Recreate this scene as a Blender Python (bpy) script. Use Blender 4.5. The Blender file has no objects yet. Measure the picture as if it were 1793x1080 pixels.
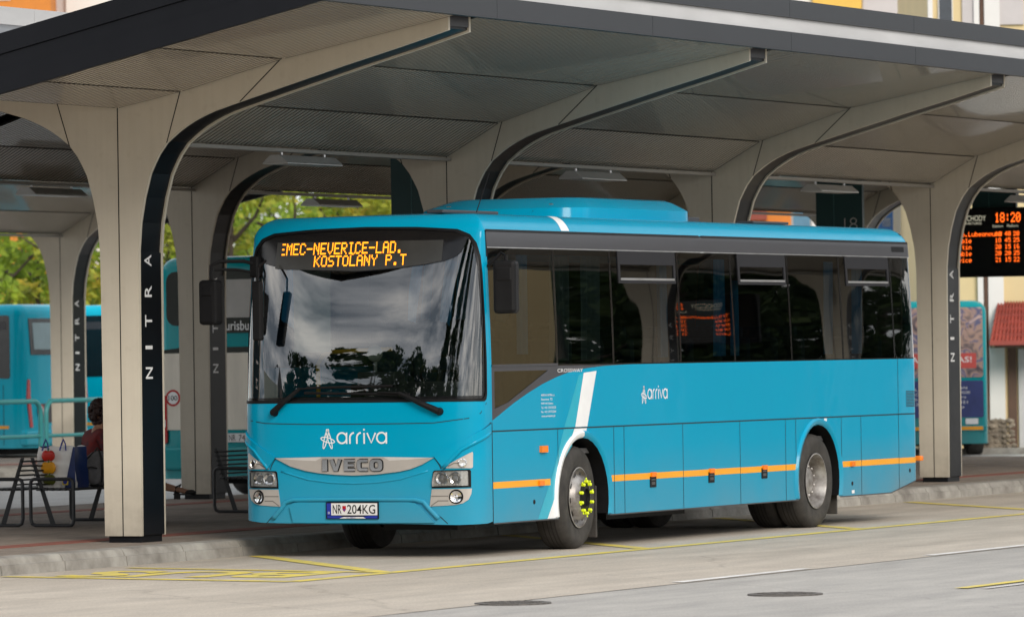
import bpy, bmesh, math, random
from mathutils import Vector, Matrix
from mathutils.geometry import tessellate_polygon
R = math.radians
random.seed(7)
SCN = bpy.context.scene
COL = SCN.collection

# ------------------------------------------------------------------ camera, sky, sun, exposure
CAM = Vector((-47.99953, -23.52684, 1.9728))
cr = Vector((0.43089478, -0.9022867, -0.01443595)); cd = Vector((0.90240184, 0.43082561, 0.00776033))
cr.normalize(); cd = (cd - cr * cd.dot(cr)).normalized(); cu = cr.cross(cd)
camd = bpy.data.cameras.new('camera'); cam = bpy.data.objects.new('camera', camd); COL.objects.link(cam)
cam.matrix_world = Matrix(((cr.x, cu.x, -cd.x, CAM.x), (cr.y, cu.y, -cd.y, CAM.y), (cr.z, cu.z, -cd.z, CAM.z), (0, 0, 0, 1)))
camd.sensor_width = 36; camd.lens = 9829.72 / 1793 * 36
camd.clip_start = 1; camd.clip_end = 2000
camd.dof.use_dof = True; camd.dof.focus_distance = 53.5; camd.dof.aperture_fstop = 4.5
SCN.camera = cam

SUN_EL, SUN_AZ = 29, 226          # azimuth measured in the ground plane from +x
w = bpy.data.worlds.new('World'); SCN.world = w; w.use_nodes = True
nt = w.node_tree; nt.nodes.clear()
out = nt.nodes.new('ShaderNodeOutputWorld'); bg = nt.nodes.new('ShaderNodeBackground'); bg2 = nt.nodes.new('ShaderNodeBackground')
sky = nt.nodes.new('ShaderNodeTexSky'); sky.sky_type = 'NISHITA'; sky.sun_disc = False
sky.sun_elevation = R(SUN_EL); sky.sun_rotation = R(90 - SUN_AZ)
nt.links.new(sky.outputs[0], bg.inputs[0]); bg.inputs[1].default_value = 0.1
tc = nt.nodes.new('ShaderNodeTexCoord'); mp = nt.nodes.new('ShaderNodeMapping'); mp.inputs['Scale'].default_value = (1.6, 1.6, 5.5)
n1 = nt.nodes.new('ShaderNodeTexNoise'); n1.inputs['Scale'].default_value = 3.4; n1.inputs['Detail'].default_value = 8; n1.inputs['Roughness'].default_value = .58; n1.inputs['Distortion'].default_value = .25
cr1 = nt.nodes.new('ShaderNodeValToRGB')
e = cr1.color_ramp.elements; e[0].position = .36; e[0].color = (.16, .18, .205, 1); e[1].position = .70; e[1].color = (1.05, 1.0, .93, 1)
e2 = cr1.color_ramp.elements.new(.5); e2.color = (.46, .47, .485, 1)
nt.links.new(tc.outputs['Generated'], mp.inputs[0]); nt.links.new(mp.outputs[0], n1.inputs[0]); nt.links.new(n1.outputs[0], cr1.inputs[0])
nt.links.new(cr1.outputs[0], bg2.inputs[0]); bg2.inputs[1].default_value = 1.35
mx = nt.nodes.new('ShaderNodeMixShader'); mx.inputs[0].default_value = .86
nt.links.new(bg.outputs[0], mx.inputs[1]); nt.links.new(bg2.outputs[0], mx.inputs[2]); nt.links.new(mx.outputs[0], out.inputs[0])

sd = bpy.data.lights.new('sun', 'SUN'); sun = bpy.data.objects.new('sun', sd); COL.objects.link(sun)
sd.energy = 1.5; sd.angle = R(24); sd.color = (1, .93, .83)
sdir = Vector((math.cos(R(SUN_AZ)) * math.cos(R(SUN_EL)), math.sin(R(SUN_AZ)) * math.cos(R(SUN_EL)), math.sin(R(SUN_EL))))
sun.rotation_euler = sdir.to_track_quat('Z', 'Y').to_euler()
vs = SCN.view_settings; vs.view_transform = 'Standard'; vs.look = 'None'; vs.exposure = 0.75; vs.gamma = 1
SCN.cycles.max_bounces = 8; SCN.cycles.transparent_max_bounces = 12; SCN.cycles.caustics_reflective = False; SCN.cycles.caustics_refractive = False

# ------------------------------------------------------------------ materials
MATS = {}
def M(name, col, rough=.5, metal=0, var=0, vscale=4, vcol=None, bump=0, bscale=60, spec=.5, coat=0, emit=0, stretch=(1, 1, 1), detail=5):
    if name in MATS: return MATS[name]
    m = bpy.data.materials.new(name); m.use_nodes = True; MATS[name] = m
    t = m.node_tree; b = t.nodes['Principled BSDF']
    b.inputs['Base Color'].default_value = (*col, 1); b.inputs['Roughness'].default_value = rough; b.inputs['Metallic'].default_value = metal
    b.inputs['Specular IOR Level'].default_value = spec
    if coat: b.inputs['Coat Weight'].default_value = coat; b.inputs['Coat Roughness'].default_value = .05
    if emit: b.inputs['Emission Color'].default_value = (*col, 1); b.inputs['Emission Strength'].default_value = emit
    tcn = t.nodes.new('ShaderNodeTexCoord'); mpn = t.nodes.new('ShaderNodeMapping'); mpn.inputs['Scale'].default_value = stretch
    t.links.new(tcn.outputs['Object'], mpn.inputs[0])
    if var:
        n = t.nodes.new('ShaderNodeTexNoise'); n.inputs['Scale'].default_value = vscale; n.inputs['Detail'].default_value = detail; n.inputs['Roughness'].default_value = .6
        t.links.new(mpn.outputs[0], n.inputs[0])
        r = t.nodes.new('ShaderNodeValToRGB'); r.color_ramp.elements[0].position = .3; r.color_ramp.elements[1].position = .7
        v2 = vcol or tuple(c * (1 - var) for c in col)
        r.color_ramp.elements[0].color = (*v2, 1); r.color_ramp.elements[1].color = (*(min(1, c * (1 + var * .5)) for c in col), 1)
        t.links.new(n.outputs[0], r.inputs[0]); t.links.new(r.outputs[0], b.inputs['Base Color'])
        if var > .05:
            mr = t.nodes.new('ShaderNodeMapRange'); mr.inputs[3].default_value = max(.02, rough - .08); mr.inputs[4].default_value = min(1, rough + .1)
            t.links.new(n.outputs[0], mr.inputs[0]); t.links.new(mr.outputs[0], b.inputs['Roughness'])
    if bump:
        n = t.nodes.new('ShaderNodeTexNoise'); n.inputs['Scale'].default_value = bscale; n.inputs['Detail'].default_value = 4
        t.links.new(mpn.outputs[0], n.inputs[0])
        bp = t.nodes.new('ShaderNodeBump'); bp.inputs['Strength'].default_value = bump; bp.inputs['Distance'].default_value = .01
        t.links.new(n.outputs[0], bp.inputs['Height']); t.links.new(bp.outputs[0], b.inputs['Normal'])
    return m
def glass(name, tint, refl=.06, rough=.01, rcol=(1, 1, 1), bump=.1):
    m = bpy.data.materials.new(name); m.use_nodes = True; MATS[name] = m
    t = m.node_tree; t.nodes.clear(); o = t.nodes.new('ShaderNodeOutputMaterial')
    tr = t.nodes.new('ShaderNodeBsdfTransparent'); tr.inputs[0].default_value = (*tint, 1)
    gl = t.nodes.new('ShaderNodeBsdfGlossy'); gl.inputs['Roughness'].default_value = rough; gl.inputs[0].default_value = (*rcol, 1)
    fr = t.nodes.new('ShaderNodeLayerWeight'); fr.inputs[0].default_value = .35
    mr = t.nodes.new('ShaderNodeMapRange'); mr.inputs[3].default_value = refl; mr.inputs[4].default_value = 1
    t.links.new(fr.outputs['Fresnel'], mr.inputs[0])
    tcn = t.nodes.new('ShaderNodeTexCoord'); nz = t.nodes.new('ShaderNodeTexNoise'); nz.inputs['Scale'].default_value = .9; nz.inputs['Detail'].default_value = 1
    t.links.new(tcn.outputs['Object'], nz.inputs[0])
    bp = t.nodes.new('ShaderNodeBump'); bp.inputs['Strength'].default_value = bump; bp.inputs['Distance'].default_value = .03
    t.links.new(nz.outputs[0], bp.inputs['Height']); t.links.new(bp.outputs[0], gl.inputs['Normal'])
    ms = t.nodes.new('ShaderNodeMixShader'); t.links.new(mr.outputs[0], ms.inputs[0]); t.links.new(tr.outputs[0], ms.inputs[1]); t.links.new(gl.outputs[0], ms.inputs[2])
    t.links.new(ms.outputs[0], o.inputs[0]); return m

# turquoise coach paint, with road film towards the skirt and faint waviness in the panels
def paint(name, col, dirt=True):
    m = M(name, col, rough=.20, spec=.14, coat=.12)
    t = m.node_tree; b = t.nodes['Principled BSDF']
    tcn = t.nodes.new('ShaderNodeTexCoord')
    n = t.nodes.new('ShaderNodeTexNoise'); n.inputs['Scale'].default_value = 1.3; n.inputs['Detail'].default_value = 7
    t.links.new(tcn.outputs['Object'], n.inputs[0])
    sx = t.nodes.new('ShaderNodeSeparateXYZ'); t.links.new(tcn.outputs['Object'], sx.inputs[0])
    mr = t.nodes.new('ShaderNodeMapRange'); mr.inputs[1].default_value = 1.0; mr.inputs[2].default_value = .28; mr.inputs[3].default_value = 0; mr.inputs[4].default_value = .42
    t.links.new(sx.outputs[2], mr.inputs[0])
    mu = t.nodes.new('ShaderNodeMath'); mu.operation = 'MULTIPLY'; t.links.new(mr.outputs[0], mu.inputs[0]); t.links.new(n.outputs[0], mu.inputs[1])
    mix = t.nodes.new('ShaderNodeMix'); mix.data_type = 'RGBA'; mix.inputs[6].default_value = (*col, 1); mix.inputs[7].default_value = (.21, .20, .175, 1)
    rx = t.nodes.new('ShaderNodeMapRange'); rx.inputs[1].default_value = 9.7; rx.inputs[2].default_value = 11.6; rx.inputs[3].default_value = 0; rx.inputs[4].default_value = 1.6
    t.links.new(sx.outputs[0], rx.inputs[0]); m5 = t.nodes.new('ShaderNodeMath'); m5.operation = 'MULTIPLY_ADD'; t.links.new(rx.outputs[0], m5.inputs[0]); t.links.new(mu.outputs[0], m5.inputs[1]); t.links.new(mu.outputs[0], m5.inputs[2]); m5.use_clamp = True
    t.links.new(m5.outputs[0], mix.inputs[0]); t.links.new(mix.outputs[2], b.inputs['Base Color'])
    n2 = t.nodes.new('ShaderNodeTexNoise'); n2.inputs['Scale'].default_value = 1.5; n2.inputs['Detail'].default_value = 2
    t.links.new(tcn.outputs['Object'], n2.inputs[0])
    bp = t.nodes.new('ShaderNodeBump'); bp.inputs['Strength'].default_value = .22; bp.inputs['Distance'].default_value = .03
    t.links.new(n2.outputs[0], bp.inputs['Height']); t.links.new(bp.outputs[0], b.inputs['Normal']); t.links.new(bp.outputs[0], b.inputs['Coat Normal'])
    return m
TURQ = paint('turquoise_paint', (.0, .295, .48))
TURQ2 = paint('pale_blue_paint', (.0, .40, .56))
TEAL = paint('teal_paint', (.0, .27, .30))
LBLUE = M('light_blue_stripe', (.01, .40, .55), .25, coat=.5, var=.04)
WHITE = M('white_film', (.78, .79, .80), .35, var=.06)
YEL = M('orange_film', (.85, .36, .01), .35, var=.06)
BLACK = M('black_gloss', (.006, .006, .007), .12, var=.1)
BLK = M('black_plastic', (.009, .009, .010), .5, spec=.15, var=.2, vscale=8)
DGREY = M('dark_grey_metal', (.042, .042, .048), .4, var=.12, vscale=2)
GAP = M('panel_gap', (.006, .03, .04), .8, var=.1)
ALU = M('aluminium', (.62, .62, .62), .3, metal=.9, var=.1)
CHROME = M('chrome', (.85, .85, .85), .06, metal=1, var=.03)
SILV = M('silver_grille', (.50, .47, .44), .33, metal=.35, var=.08, vscale=3)
LAMPBODY = M('headlamp_reflector', (.80, .80, .78), .15, metal=.45, var=.25, vscale=45)
AMBER = M('amber_lens', (.95, .22, .005), .2, var=.1, coat=.4)
RED = M('red_lens', (.45, .01, .015), .2, var=.1, coat=.4)
RUB = M('tyre_rubber', (.016, .015, .014), .75, var=.4, vscale=6, vcol=(.05, .045, .04), bump=.3, bscale=90)
RIM = M('rim_steel', (.42, .41, .40), .45, metal=.6, var=.35, vscale=7, vcol=(.13, .11, .10))
NUT = M('yellow_nut_markers', (.75, .90, .01), .4, var=.05)
LED = M('orange_led', (1.0, .30, .01), .5, emit=1.25)
LEDO = M('orange_board_led', (1.0, .13, .01), .5, emit=1.5)
LEDW = M('pale_board_letters', (.75, .72, .55), .5, emit=.35)
WS = glass('windscreen_glass', (.50, .56, .55), refl=.125, bump=.012)
SG = glass('tinted_side_glass', (.24, .28, .27), refl=.03, bump=.09)
BEIGE = M('cream_column_paint', (.60, .55, .455), .45, var=.05, vscale=2.2, bump=.03, bscale=12)
def weather(m):
    t = m.node_tree; b = t.nodes['Principled BSDF']; src = b.inputs['Base Color'].links[0].from_socket
    tcn = t.nodes.new('ShaderNodeTexCoord'); mpn = t.nodes.new('ShaderNodeMapping'); mpn.inputs['Scale'].default_value = (5, 9, .35); t.links.new(tcn.outputs['Object'], mpn.inputs[0])
    n = t.nodes.new('ShaderNodeTexNoise'); n.inputs['Scale'].default_value = 1.6; n.inputs['Detail'].default_value = 5; t.links.new(mpn.outputs[0], n.inputs[0])
    r = t.nodes.new('ShaderNodeValToRGB'); r.color_ramp.elements[0].position = .34; r.color_ramp.elements[0].color = (.80, .78, .74, 1); r.color_ramp.elements[1].position = .56; t.links.new(n.outputs[0], r.inputs[0])
    n2 = t.nodes.new('ShaderNodeTexNoise'); n2.inputs['Scale'].default_value = 7; n2.inputs['Detail'].default_value = 8; t.links.new(tcn.outputs['Object'], n2.inputs[0])
    r2 = t.nodes.new('ShaderNodeValToRGB'); r2.color_ramp.elements[0].position = .30; r2.color_ramp.elements[0].color = (.62, .58, .52, 1); r2.color_ramp.elements[1].position = .40; t.links.new(n2.outputs[0], r2.inputs[0])
    sz_ = t.nodes.new('ShaderNodeSeparateXYZ'); t.links.new(tcn.outputs['Object'], sz_.inputs[0])
    mz = t.nodes.new('ShaderNodeMapRange'); mz.inputs[1].default_value = .75; mz.inputs[2].default_value = .08; mz.inputs[3].default_value = 0; mz.inputs[4].default_value = 1; t.links.new(sz_.outputs[2], mz.inputs[0])
    ms_ = t.nodes.new('ShaderNodeMath'); ms_.operation = 'MULTIPLY'; t.links.new(mz.outputs[0], ms_.inputs[0]); t.links.new(n2.outputs[0], ms_.inputs[1])
    mk_ = t.nodes.new('ShaderNodeMix'); mk_.data_type = 'RGBA'; mk_.inputs[7].default_value = (.25, .22, .18, 1); t.links.new(ms_.outputs[0], mk_.inputs[0]); t.links.new(src, mk_.inputs[6])
    last = mk_.outputs[2]
    for q, f in ((r.outputs[0], .16), (r2.outputs[0], .14)):
        mx_ = t.nodes.new('ShaderNodeMix'); mx_.data_type = 'RGBA'; mx_.blend_type = 'MULTIPLY'; mx_.inputs[0].default_value = f; t.links.new(last, mx_.inputs[6]); t.links.new(q, mx_.inputs[7]); last = mx_.outputs[2]
    t.links.new(last, b.inputs['Base Color'])
weather(BEIGE)
CHAN = M('black_channel_steel', (.006, .007, .009), .35, spec=.25, var=.2)
SEAM = M('seam_dark', (.02, .018, .016), .9, var=.1)
SOFF = M('ribbed_soffit_metal', (.58, .53, .45), .25, spec=.9, coat=.7, bump=.25, bscale=1.3, stretch=(2.5, .5, 1), var=.05, vscale=.7)
SOFG = M('soffit_groove_shade', (.17, .155, .13), .5, spec=.3, var=.05, vscale=.7)  # grooves of the same sheet metal, their shade painted in as darker colour
FASC = M('anthracite_fascia', (.022, .024, .029), .38, var=.18, vscale=1.2)
FASD = M('dark_end_fascia', (.006, .007, .010), .5, spec=.22, var=.15, vscale=1.2)
WFLASH = M('white_flashing', (.56, .56, .565), .4, var=.12, vscale=.8, stretch=(1, 4, 4))
GUT = M('gutter_metal', (.30, .28, .25), .45, var=.1)
def sep(n): return n

# ------------------------------------------------------------------ mesh helpers
class MB:
    def __init__(s): s.v = []; s.f = []; s.m = []; s.mats = []; s.nrm = {}
    def mi(s, mat):
        if mat not in s.mats: s.mats.append(mat)
        return s.mats.index(mat)
    def face(s, pts, mat):
        b = len(s.v); s.v += [tuple(p) for p in pts]; s.f.append(tuple(range(b, b + len(pts)))); s.m.append(s.mi(mat))
    def mesh(s, verts, faces, mat, nrm=None):
        b = len(s.v); s.v += [tuple(p) for p in verts]; k = s.mi(mat)
        for f in faces: s.f.append(tuple(i + b for i in f)); s.m.append(k)
        if nrm:
            for i, n in enumerate(nrm): s.nrm[b + i] = n
    def box(s, a, b, mat, bev=0):
        x0, y0, z0 = a; x1, y1, z1 = b
        if x0 > x1: x0, x1 = x1, x0
        if y0 > y1: y0, y1 = y1, y0
        if z0 > z1: z0, z1 = z1, z0
        bm = bmesh.new(); bmesh.ops.create_cube(bm, size=1)
        for v in bm.verts: v.co = Vector(((x0 + x1) / 2 + v.co.x * (x1 - x0), (y0 + y1) / 2 + v.co.y * (y1 - y0), (z0 + z1) / 2 + v.co.z * (z1 - z0)))
        if bev: bmesh.ops.bevel(bm, geom=bm.edges[:], offset=bev, segments=2, profile=.5, affect='EDGES')
        bm.verts.index_update(); s.mesh([v.co[:] for v in bm.verts], [[v.index for v in f.verts] for f in bm.faces], mat); bm.free()
    def prism(s, poly, mp, h0, h1, mat, holes=(), back=True):
        """extrude a 2D polygon; mp(u,v,h)->xyz"""
        loops = [list(poly)] + [list(h) for h in holes]
        flat = [p for l in loops for p in l]
        tri = tessellate_polygon([[Vector((p[0], p[1], 0)) for p in l] for l in loops])
        s.mesh([mp(p[0], p[1], h1) for p in flat], tri, mat)
        if back: s.mesh([mp(p[0], p[1], h0) for p in flat], [t[::-1] for t in tri], mat)
        if h0 != h1:
            for l in loops:
                n = len(l)
                for i in range(n):
                    p, q = l[i], l[(i + 1) % n]
                    s.face([mp(*p, h0), mp(*q, h0), mp(*q, h1), mp(*p, h1)], mat)
    def tube(s, pts, r, mat, n=8, cap=True, closed=False):
        pts = [Vector(p) for p in pts]; L = len(pts); rr = r if isinstance(r, (list, tuple)) else [r] * L
        rings = []; up = None
        for i, p in enumerate(pts):
            d = (pts[(i + 1) % L] - pts[i - 1]) if closed else (pts[min(i + 1, L - 1)] - pts[max(i - 1, 0)])
            d.normalize()
            if up is None: up = Vector((0, 0, 1)) if abs(d.z) < .9 else Vector((1, 0, 0))
            a = d.cross(up).normalized(); b2 = a.cross(d).normalized(); up = b2
            rings.append([p + (a * math.cos(2 * math.pi * k / n) + b2 * math.sin(2 * math.pi * k / n)) * rr[i] for k in range(n)])
        V = [q[:] for g in rings for q in g]; F = []
        for i in range(L if closed else L - 1):
            j = (i + 1) % L
            for k in range(n): F.append((i * n + k, i * n + (k + 1) % n, j * n + (k + 1) % n, j * n + k))
        if cap and not closed: F.append(tuple(range(n))[::-1]); F.append(tuple((L - 1) * n + k for k in range(n)))
        s.mesh(V, F, mat)
    def lathe(s, prof, c, axis, mat, n=32, close=False):
        """prof: (r, h) along axis from c"""
        ax = Vector(axis).normalized(); t = Vector((0, 0, 1)) if abs(ax.z) < .9 else Vector((1, 0, 0))
        a = ax.cross(t).normalized(); b2 = ax.cross(a); c = Vector(c); V = []; F = []
        for r, h in prof:
            for k in range(n):
                th = 2 * math.pi * k / n; V.append((c + ax * h + (a * math.cos(th) + b2 * math.sin(th)) * r)[:])
        P = len(prof)
        for i in range(P - 1):
            for k in range(n): F.append((i * n + k, i * n + (k + 1) % n, (i + 1) * n + (k + 1) % n, (i + 1) * n + k))
        s.mesh(V, F, mat)
    def ball(s, c, r, mat, sc=(1, 1, 1), sub=2):
        bm = bmesh.new(); bmesh.ops.create_icosphere(bm, subdivisions=sub, radius=r)
        s.mesh([(c[0] + v.co.x * sc[0], c[1] + v.co.y * sc[1], c[2] + v.co.z * sc[2]) for v in bm.verts], [[v.index for v in f.verts] for f in bm.faces], mat); bm.free()
    def text(s, body, mp, mat, w=None, h=None, off=0):
        """text laid in box (0..w, 0..h); mp(u,v)->xyz"""
        V, F = text_geo(body, off)
        xs = [v[0] for v in V]; ys = [v[1] for v in V]; x0, x1, y0, y1 = min(xs), max(xs), min(ys), max(ys)
        kx = (w / (x1 - x0)) if w else None; ky = (h / (y1 - y0)) if h else None
        kx = kx or ky; ky = ky or kx
        s.mesh([mp((v[0] - x0) * kx, (v[1] - y0) * ky) for v in V], F, mat)
    def build(s, name, parent=None, smooth=None, org=None, loc=None):
        me = bpy.data.meshes.new(name); o0 = Vector(org or (0, 0, 0))
        me.from_pydata([tuple(Vector(v) - o0) for v in s.v], [], s.f)
        for m in s.mats: me.materials.append(m)
        for p, k in zip(me.polygons, s.m): p.material_index = k
        if s.nrm or smooth:
            for p in me.polygons: p.use_smooth = True
        me.update()
        if s.nrm:
            vn = [tuple(v.normal) for v in me.vertices]
            for i, n in s.nrm.items(): vn[i] = n
            me.normals_split_custom_set_from_vertices(vn)
        elif smooth:
            bm = bmesh.new(); bm.from_mesh(me); bmesh.ops.remove_doubles(bm, verts=bm.verts, dist=1e-5); 
            for e_ in bm.edges:
                if len(e_.link_faces) == 2 and e_.calc_face_angle(0) > R(smooth): e_.smooth = False
            bm.to_mesh(me); bm.free()
        o = bpy.data.objects.new(name, me); COL.objects.link(o)
        if parent: o.parent = parent
        if loc: o.location = loc
        return o
TXT = {}
def text_geo(body, off=0):
    k = (body, off)
    if k in TXT: return TXT[k]
    cu_ = bpy.data.curves.new('t', 'FONT'); cu_.body = body; cu_.offset = off; cu_.resolution_u = 3
    ob = bpy.data.objects.new('t', cu_); COL.objects.link(ob)
    dg = bpy.context.evaluated_depsgraph_get(); me = ob.evaluated_get(dg).to_mesh()
    V = [v.co[:] for v in me.vertices]; F = [tuple(p.vertices) for p in me.polygons]
    ob.evaluated_get(dg).to_mesh_clear(); bpy.data.objects.remove(ob); bpy.data.curves.remove(cu_)
    TXT[k] = (V, F); return TXT[k]
def tag(o, label=None, cat=None, group=None, kind=None):
    if label: o['label'] = label
    if cat: o['category'] = cat
    if group: o['group'] = group
    if kind: o['kind'] = kind
    return o
def thing(name, label, cat, loc=(0, 0, 0), rz=0, group=None):
    o = bpy.data.objects.new(name, None); COL.objects.link(o); o.location = loc; o.rotation_euler = (0, 0, rz)
    o.empty_display_size = .2
    return tag(o, label, cat, group)
def dup(root, loc, label=None, rz=None):
    r = root.copy(); COL.objects.link(r); r.location = loc
    if rz is not None: r.rotation_euler = (0, 0, rz)
    if label: r['label'] = label
    for ch in [c for c in bpy.data.objects if c.parent == root]:
        c = ch.copy(); COL.objects.link(c); c.parent = r
        for g in [q for q in bpy.data.objects if q.parent == ch]:
            d = g.copy(); COL.objects.link(d); d.parent = c
    return r
ID3 = lambda u, v, h: (u, v, h)
def yz(x0): return lambda u, v, h: (x0 + h, u, v)
def xz(y0): return lambda u, v, h: (u, y0 - h, v)
def arc(cx, cy, r, a0, a1, n=8, ry=None):
    ry = ry or r
    return [(cx + r * math.cos(R(a0 + (a1 - a0) * i / n)), cy + ry * math.sin(R(a0 + (a1 - a0) * i / n))) for i in range(n + 1)]
def rrect(x0, y0, x1, y1, r, n=4):
    return arc(x1 - r, y0 + r, r, -90, 0, n) + arc(x1 - r, y1 - r, r, 0, 90, n) + arc(x0 + r, y1 - r, r, 90, 180, n) + arc(x0 + r, y0 + r, r, 180, 270, n)
def ribbon(pts, wd, closed=False):
    """2D stroke -> list of quads"""
    P = [Vector(p) for p in pts]; n = len(P); L = []; Rr = []
    for i in range(n):
        a = P[(i - 1) % n] if (closed or i > 0) else P[i]; b = P[(i + 1) % n] if (closed or i < n - 1) else P[i]
        d = (b - a); d = d.normalized() if d.length > 1e-9 else Vector((1, 0)); nn = Vector((-d.y, d.x)) * wd / 2
        L.append(P[i] + nn); Rr.append(P[i] - nn)
    return [[tuple(Rr[i]), tuple(Rr[(i + 1) % n]), tuple(L[(i + 1) % n]), tuple(L[i])] for i in range(n if closed else n - 1)]

# ------------------------------------------------------------------ ground, road, platforms, markings
def ground_mat(name, c1, c2, sc, stretch, rough=.75, crack=True, tint=(.2, .19, .18)):
    m = M(name, c1, rough, var=.2, vcol=c2, vscale=sc, stretch=stretch, bump=.25, bscale=140, detail=9, spec=.35)
    t = m.node_tree; b = t.nodes['Principled BSDF']
    src = b.inputs['Base Color'].links[0].from_socket
    tcn = t.nodes.new('ShaderNodeTexCoord')
    n = t.nodes.new('ShaderNodeTexNoise'); n.inputs['Scale'].default_value = .55; n.inputs['Detail'].default_value = 6
    mpn = t.nodes.new('ShaderNodeMapping'); mpn.inputs['Scale'].default_value = (.16, 1.9, 1)
    t.links.new(tcn.outputs['Object'], mpn.inputs[0]); t.links.new(mpn.outputs[0], n.inputs[0])
    r = t.nodes.new('ShaderNodeValToRGB'); r.color_ramp.elements[0].position = .32; r.color_ramp.elements[0].color = (*tint, 1); r.color_ramp.elements[1].position = .62; r.color_ramp.elements[1].color = (1, 1, 1, 1)
    t.links.new(n.outputs[0], r.inputs[0])
    mix = t.nodes.new('ShaderNodeMix'); mix.data_type = 'RGBA'; mix.blend_type = 'MULTIPLY'; mix.inputs[0].default_value = .32
    t.links.new(src, mix.inputs[6]); t.links.new(r.outputs[0], mix.inputs[7]); last = mix.outputs[2]
    # oil drips and grit: small dark spots with edges of their own
    nd = t.nodes.new('ShaderNodeTexNoise'); nd.inputs['Scale'].default_value = 5.5; nd.inputs['Detail'].default_value = 4; nd.inputs['Roughness'].default_value = .7
    t.links.new(tcn.outputs['Object'], nd.inputs[0])
    rd = t.nodes.new('ShaderNodeValToRGB'); rd.color_ramp.elements[0].position = .26; rd.color_ramp.elements[0].color = (.35, .33, .31, 1); rd.color_ramp.elements[1].position = .34
    t.links.new(nd.outputs[0], rd.inputs[0])
    md = t.nodes.new('ShaderNodeMix'); md.data_type = 'RGBA'; md.blend_type = 'MULTIPLY'; md.inputs[0].default_value = .6
    t.links.new(last, md.inputs[6]); t.links.new(rd.outputs[0], md.inputs[7]); last = md.outputs[2]
    # fine grain
    n3 = t.nodes.new('ShaderNodeTexNoise'); n3.inputs['Scale'].default_value = 45; n3.inputs['Detail'].default_value = 3
    t.links.new(tcn.outputs['Object'], n3.inputs[0])
    r3 = t.nodes.new('ShaderNodeValToRGB'); r3.color_ramp.elements[0].position = .35; r3.color_ramp.elements[0].color = (.72, .72, .72, 1); r3.color_ramp.elements[1].position = .65
    t.links.new(n3.outputs[0], r3.inputs[0])
    mx2 = t.nodes.new('ShaderNodeMix'); mx2.data_type = 'RGBA'; mx2.blend_type = 'MULTIPLY'; mx2.inputs[0].default_value = .8
    t.links.new(last, mx2.inputs[6]); t.links.new(r3.outputs[0], mx2.inputs[7]); last = mx2.outputs[2]
    if crack:
        vo = t.nodes.new('ShaderNodeTexVoronoi'); vo.feature = 'DISTANCE_TO_EDGE'; vo.inputs['Scale'].default_value = .22
        nn = t.nodes.new('ShaderNodeTexNoise'); nn.inputs['Scale'].default_value = 1.5; nn.inputs['Detail'].default_value = 6
        mm = t.nodes.new('ShaderNodeMix'); mm.data_type = 'VECTOR'; mm.inputs[0].default_value = .25
        t.links.new(tcn.outputs['Object'], nn.inputs[0]); t.links.new(tcn.outputs['Object'], mm.inputs[4]); t.links.new(nn.outputs[1], mm.inputs[5]); t.links.new(mm.outputs[1], vo.inputs[0])
        cr_ = t.nodes.new('ShaderNodeValToRGB'); cr_.color_ramp.elements[0].position = 0; cr_.color_ramp.elements[0].color = (.35, .34, .33, 1); cr_.color_ramp.elements[1].position = .004
        t.links.new(vo.outputs[0], cr_.inputs[0])
        m3 = t.nodes.new('ShaderNodeMix'); m3.data_type = 'RGBA'; m3.blend_type = 'MULTIPLY'; m3.inputs[0].default_value = .28
        t.links.new(last, m3.inputs[6]); t.links.new(cr_.outputs[0], m3.inputs[7]); last = m3.outputs[2]
    t.links.new(last, b.inputs['Base Color']); return m
CONC = ground_mat('bay_concrete', (.56, .50, .425), (.465, .415, .355), 1.2, (.5, 2, 1), tint=(.55, .53, .5))
ASPH = ground_mat('grey_asphalt', (.455, .435, .405), (.37, .355, .335), 1.6, (.5, 2, 1), tint=(.6, .6, .62))
FARR = ground_mat('far_road', (.46, .45, .44), (.38, .375, .37), 1.2, (.5, 2, 1), crack=False, tint=(.6, .6, .6))
def sheet(name, poly, z, mat, kind='structure'):
    b = MB(); b.prism(poly, lambda u, v, h: (u, v, h), z, z, mat, back=False)
    o = b.build(name); o['kind'] = kind; return o
sheet('ground', [(-300, -400), (700, -400), (700, 600), (-300, 600)], 0, ASPH)
sheet('road', [(-60, -4.36), (70, -4.36), (70, 30), (-60, 30)], .004, CONC)
sheet('far_road', [(-60, 11.5), (70, 11.5), (70, 29.9), (-60, 29.9)], .008, FARR)
sheet('side_road', [(37.9, -4), (60, -4), (60, 11.49), (37.9, 11.49)], .008, M('pale_crossing', (.62, .61, .60), .7, var=.1, vscale=2))

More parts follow.
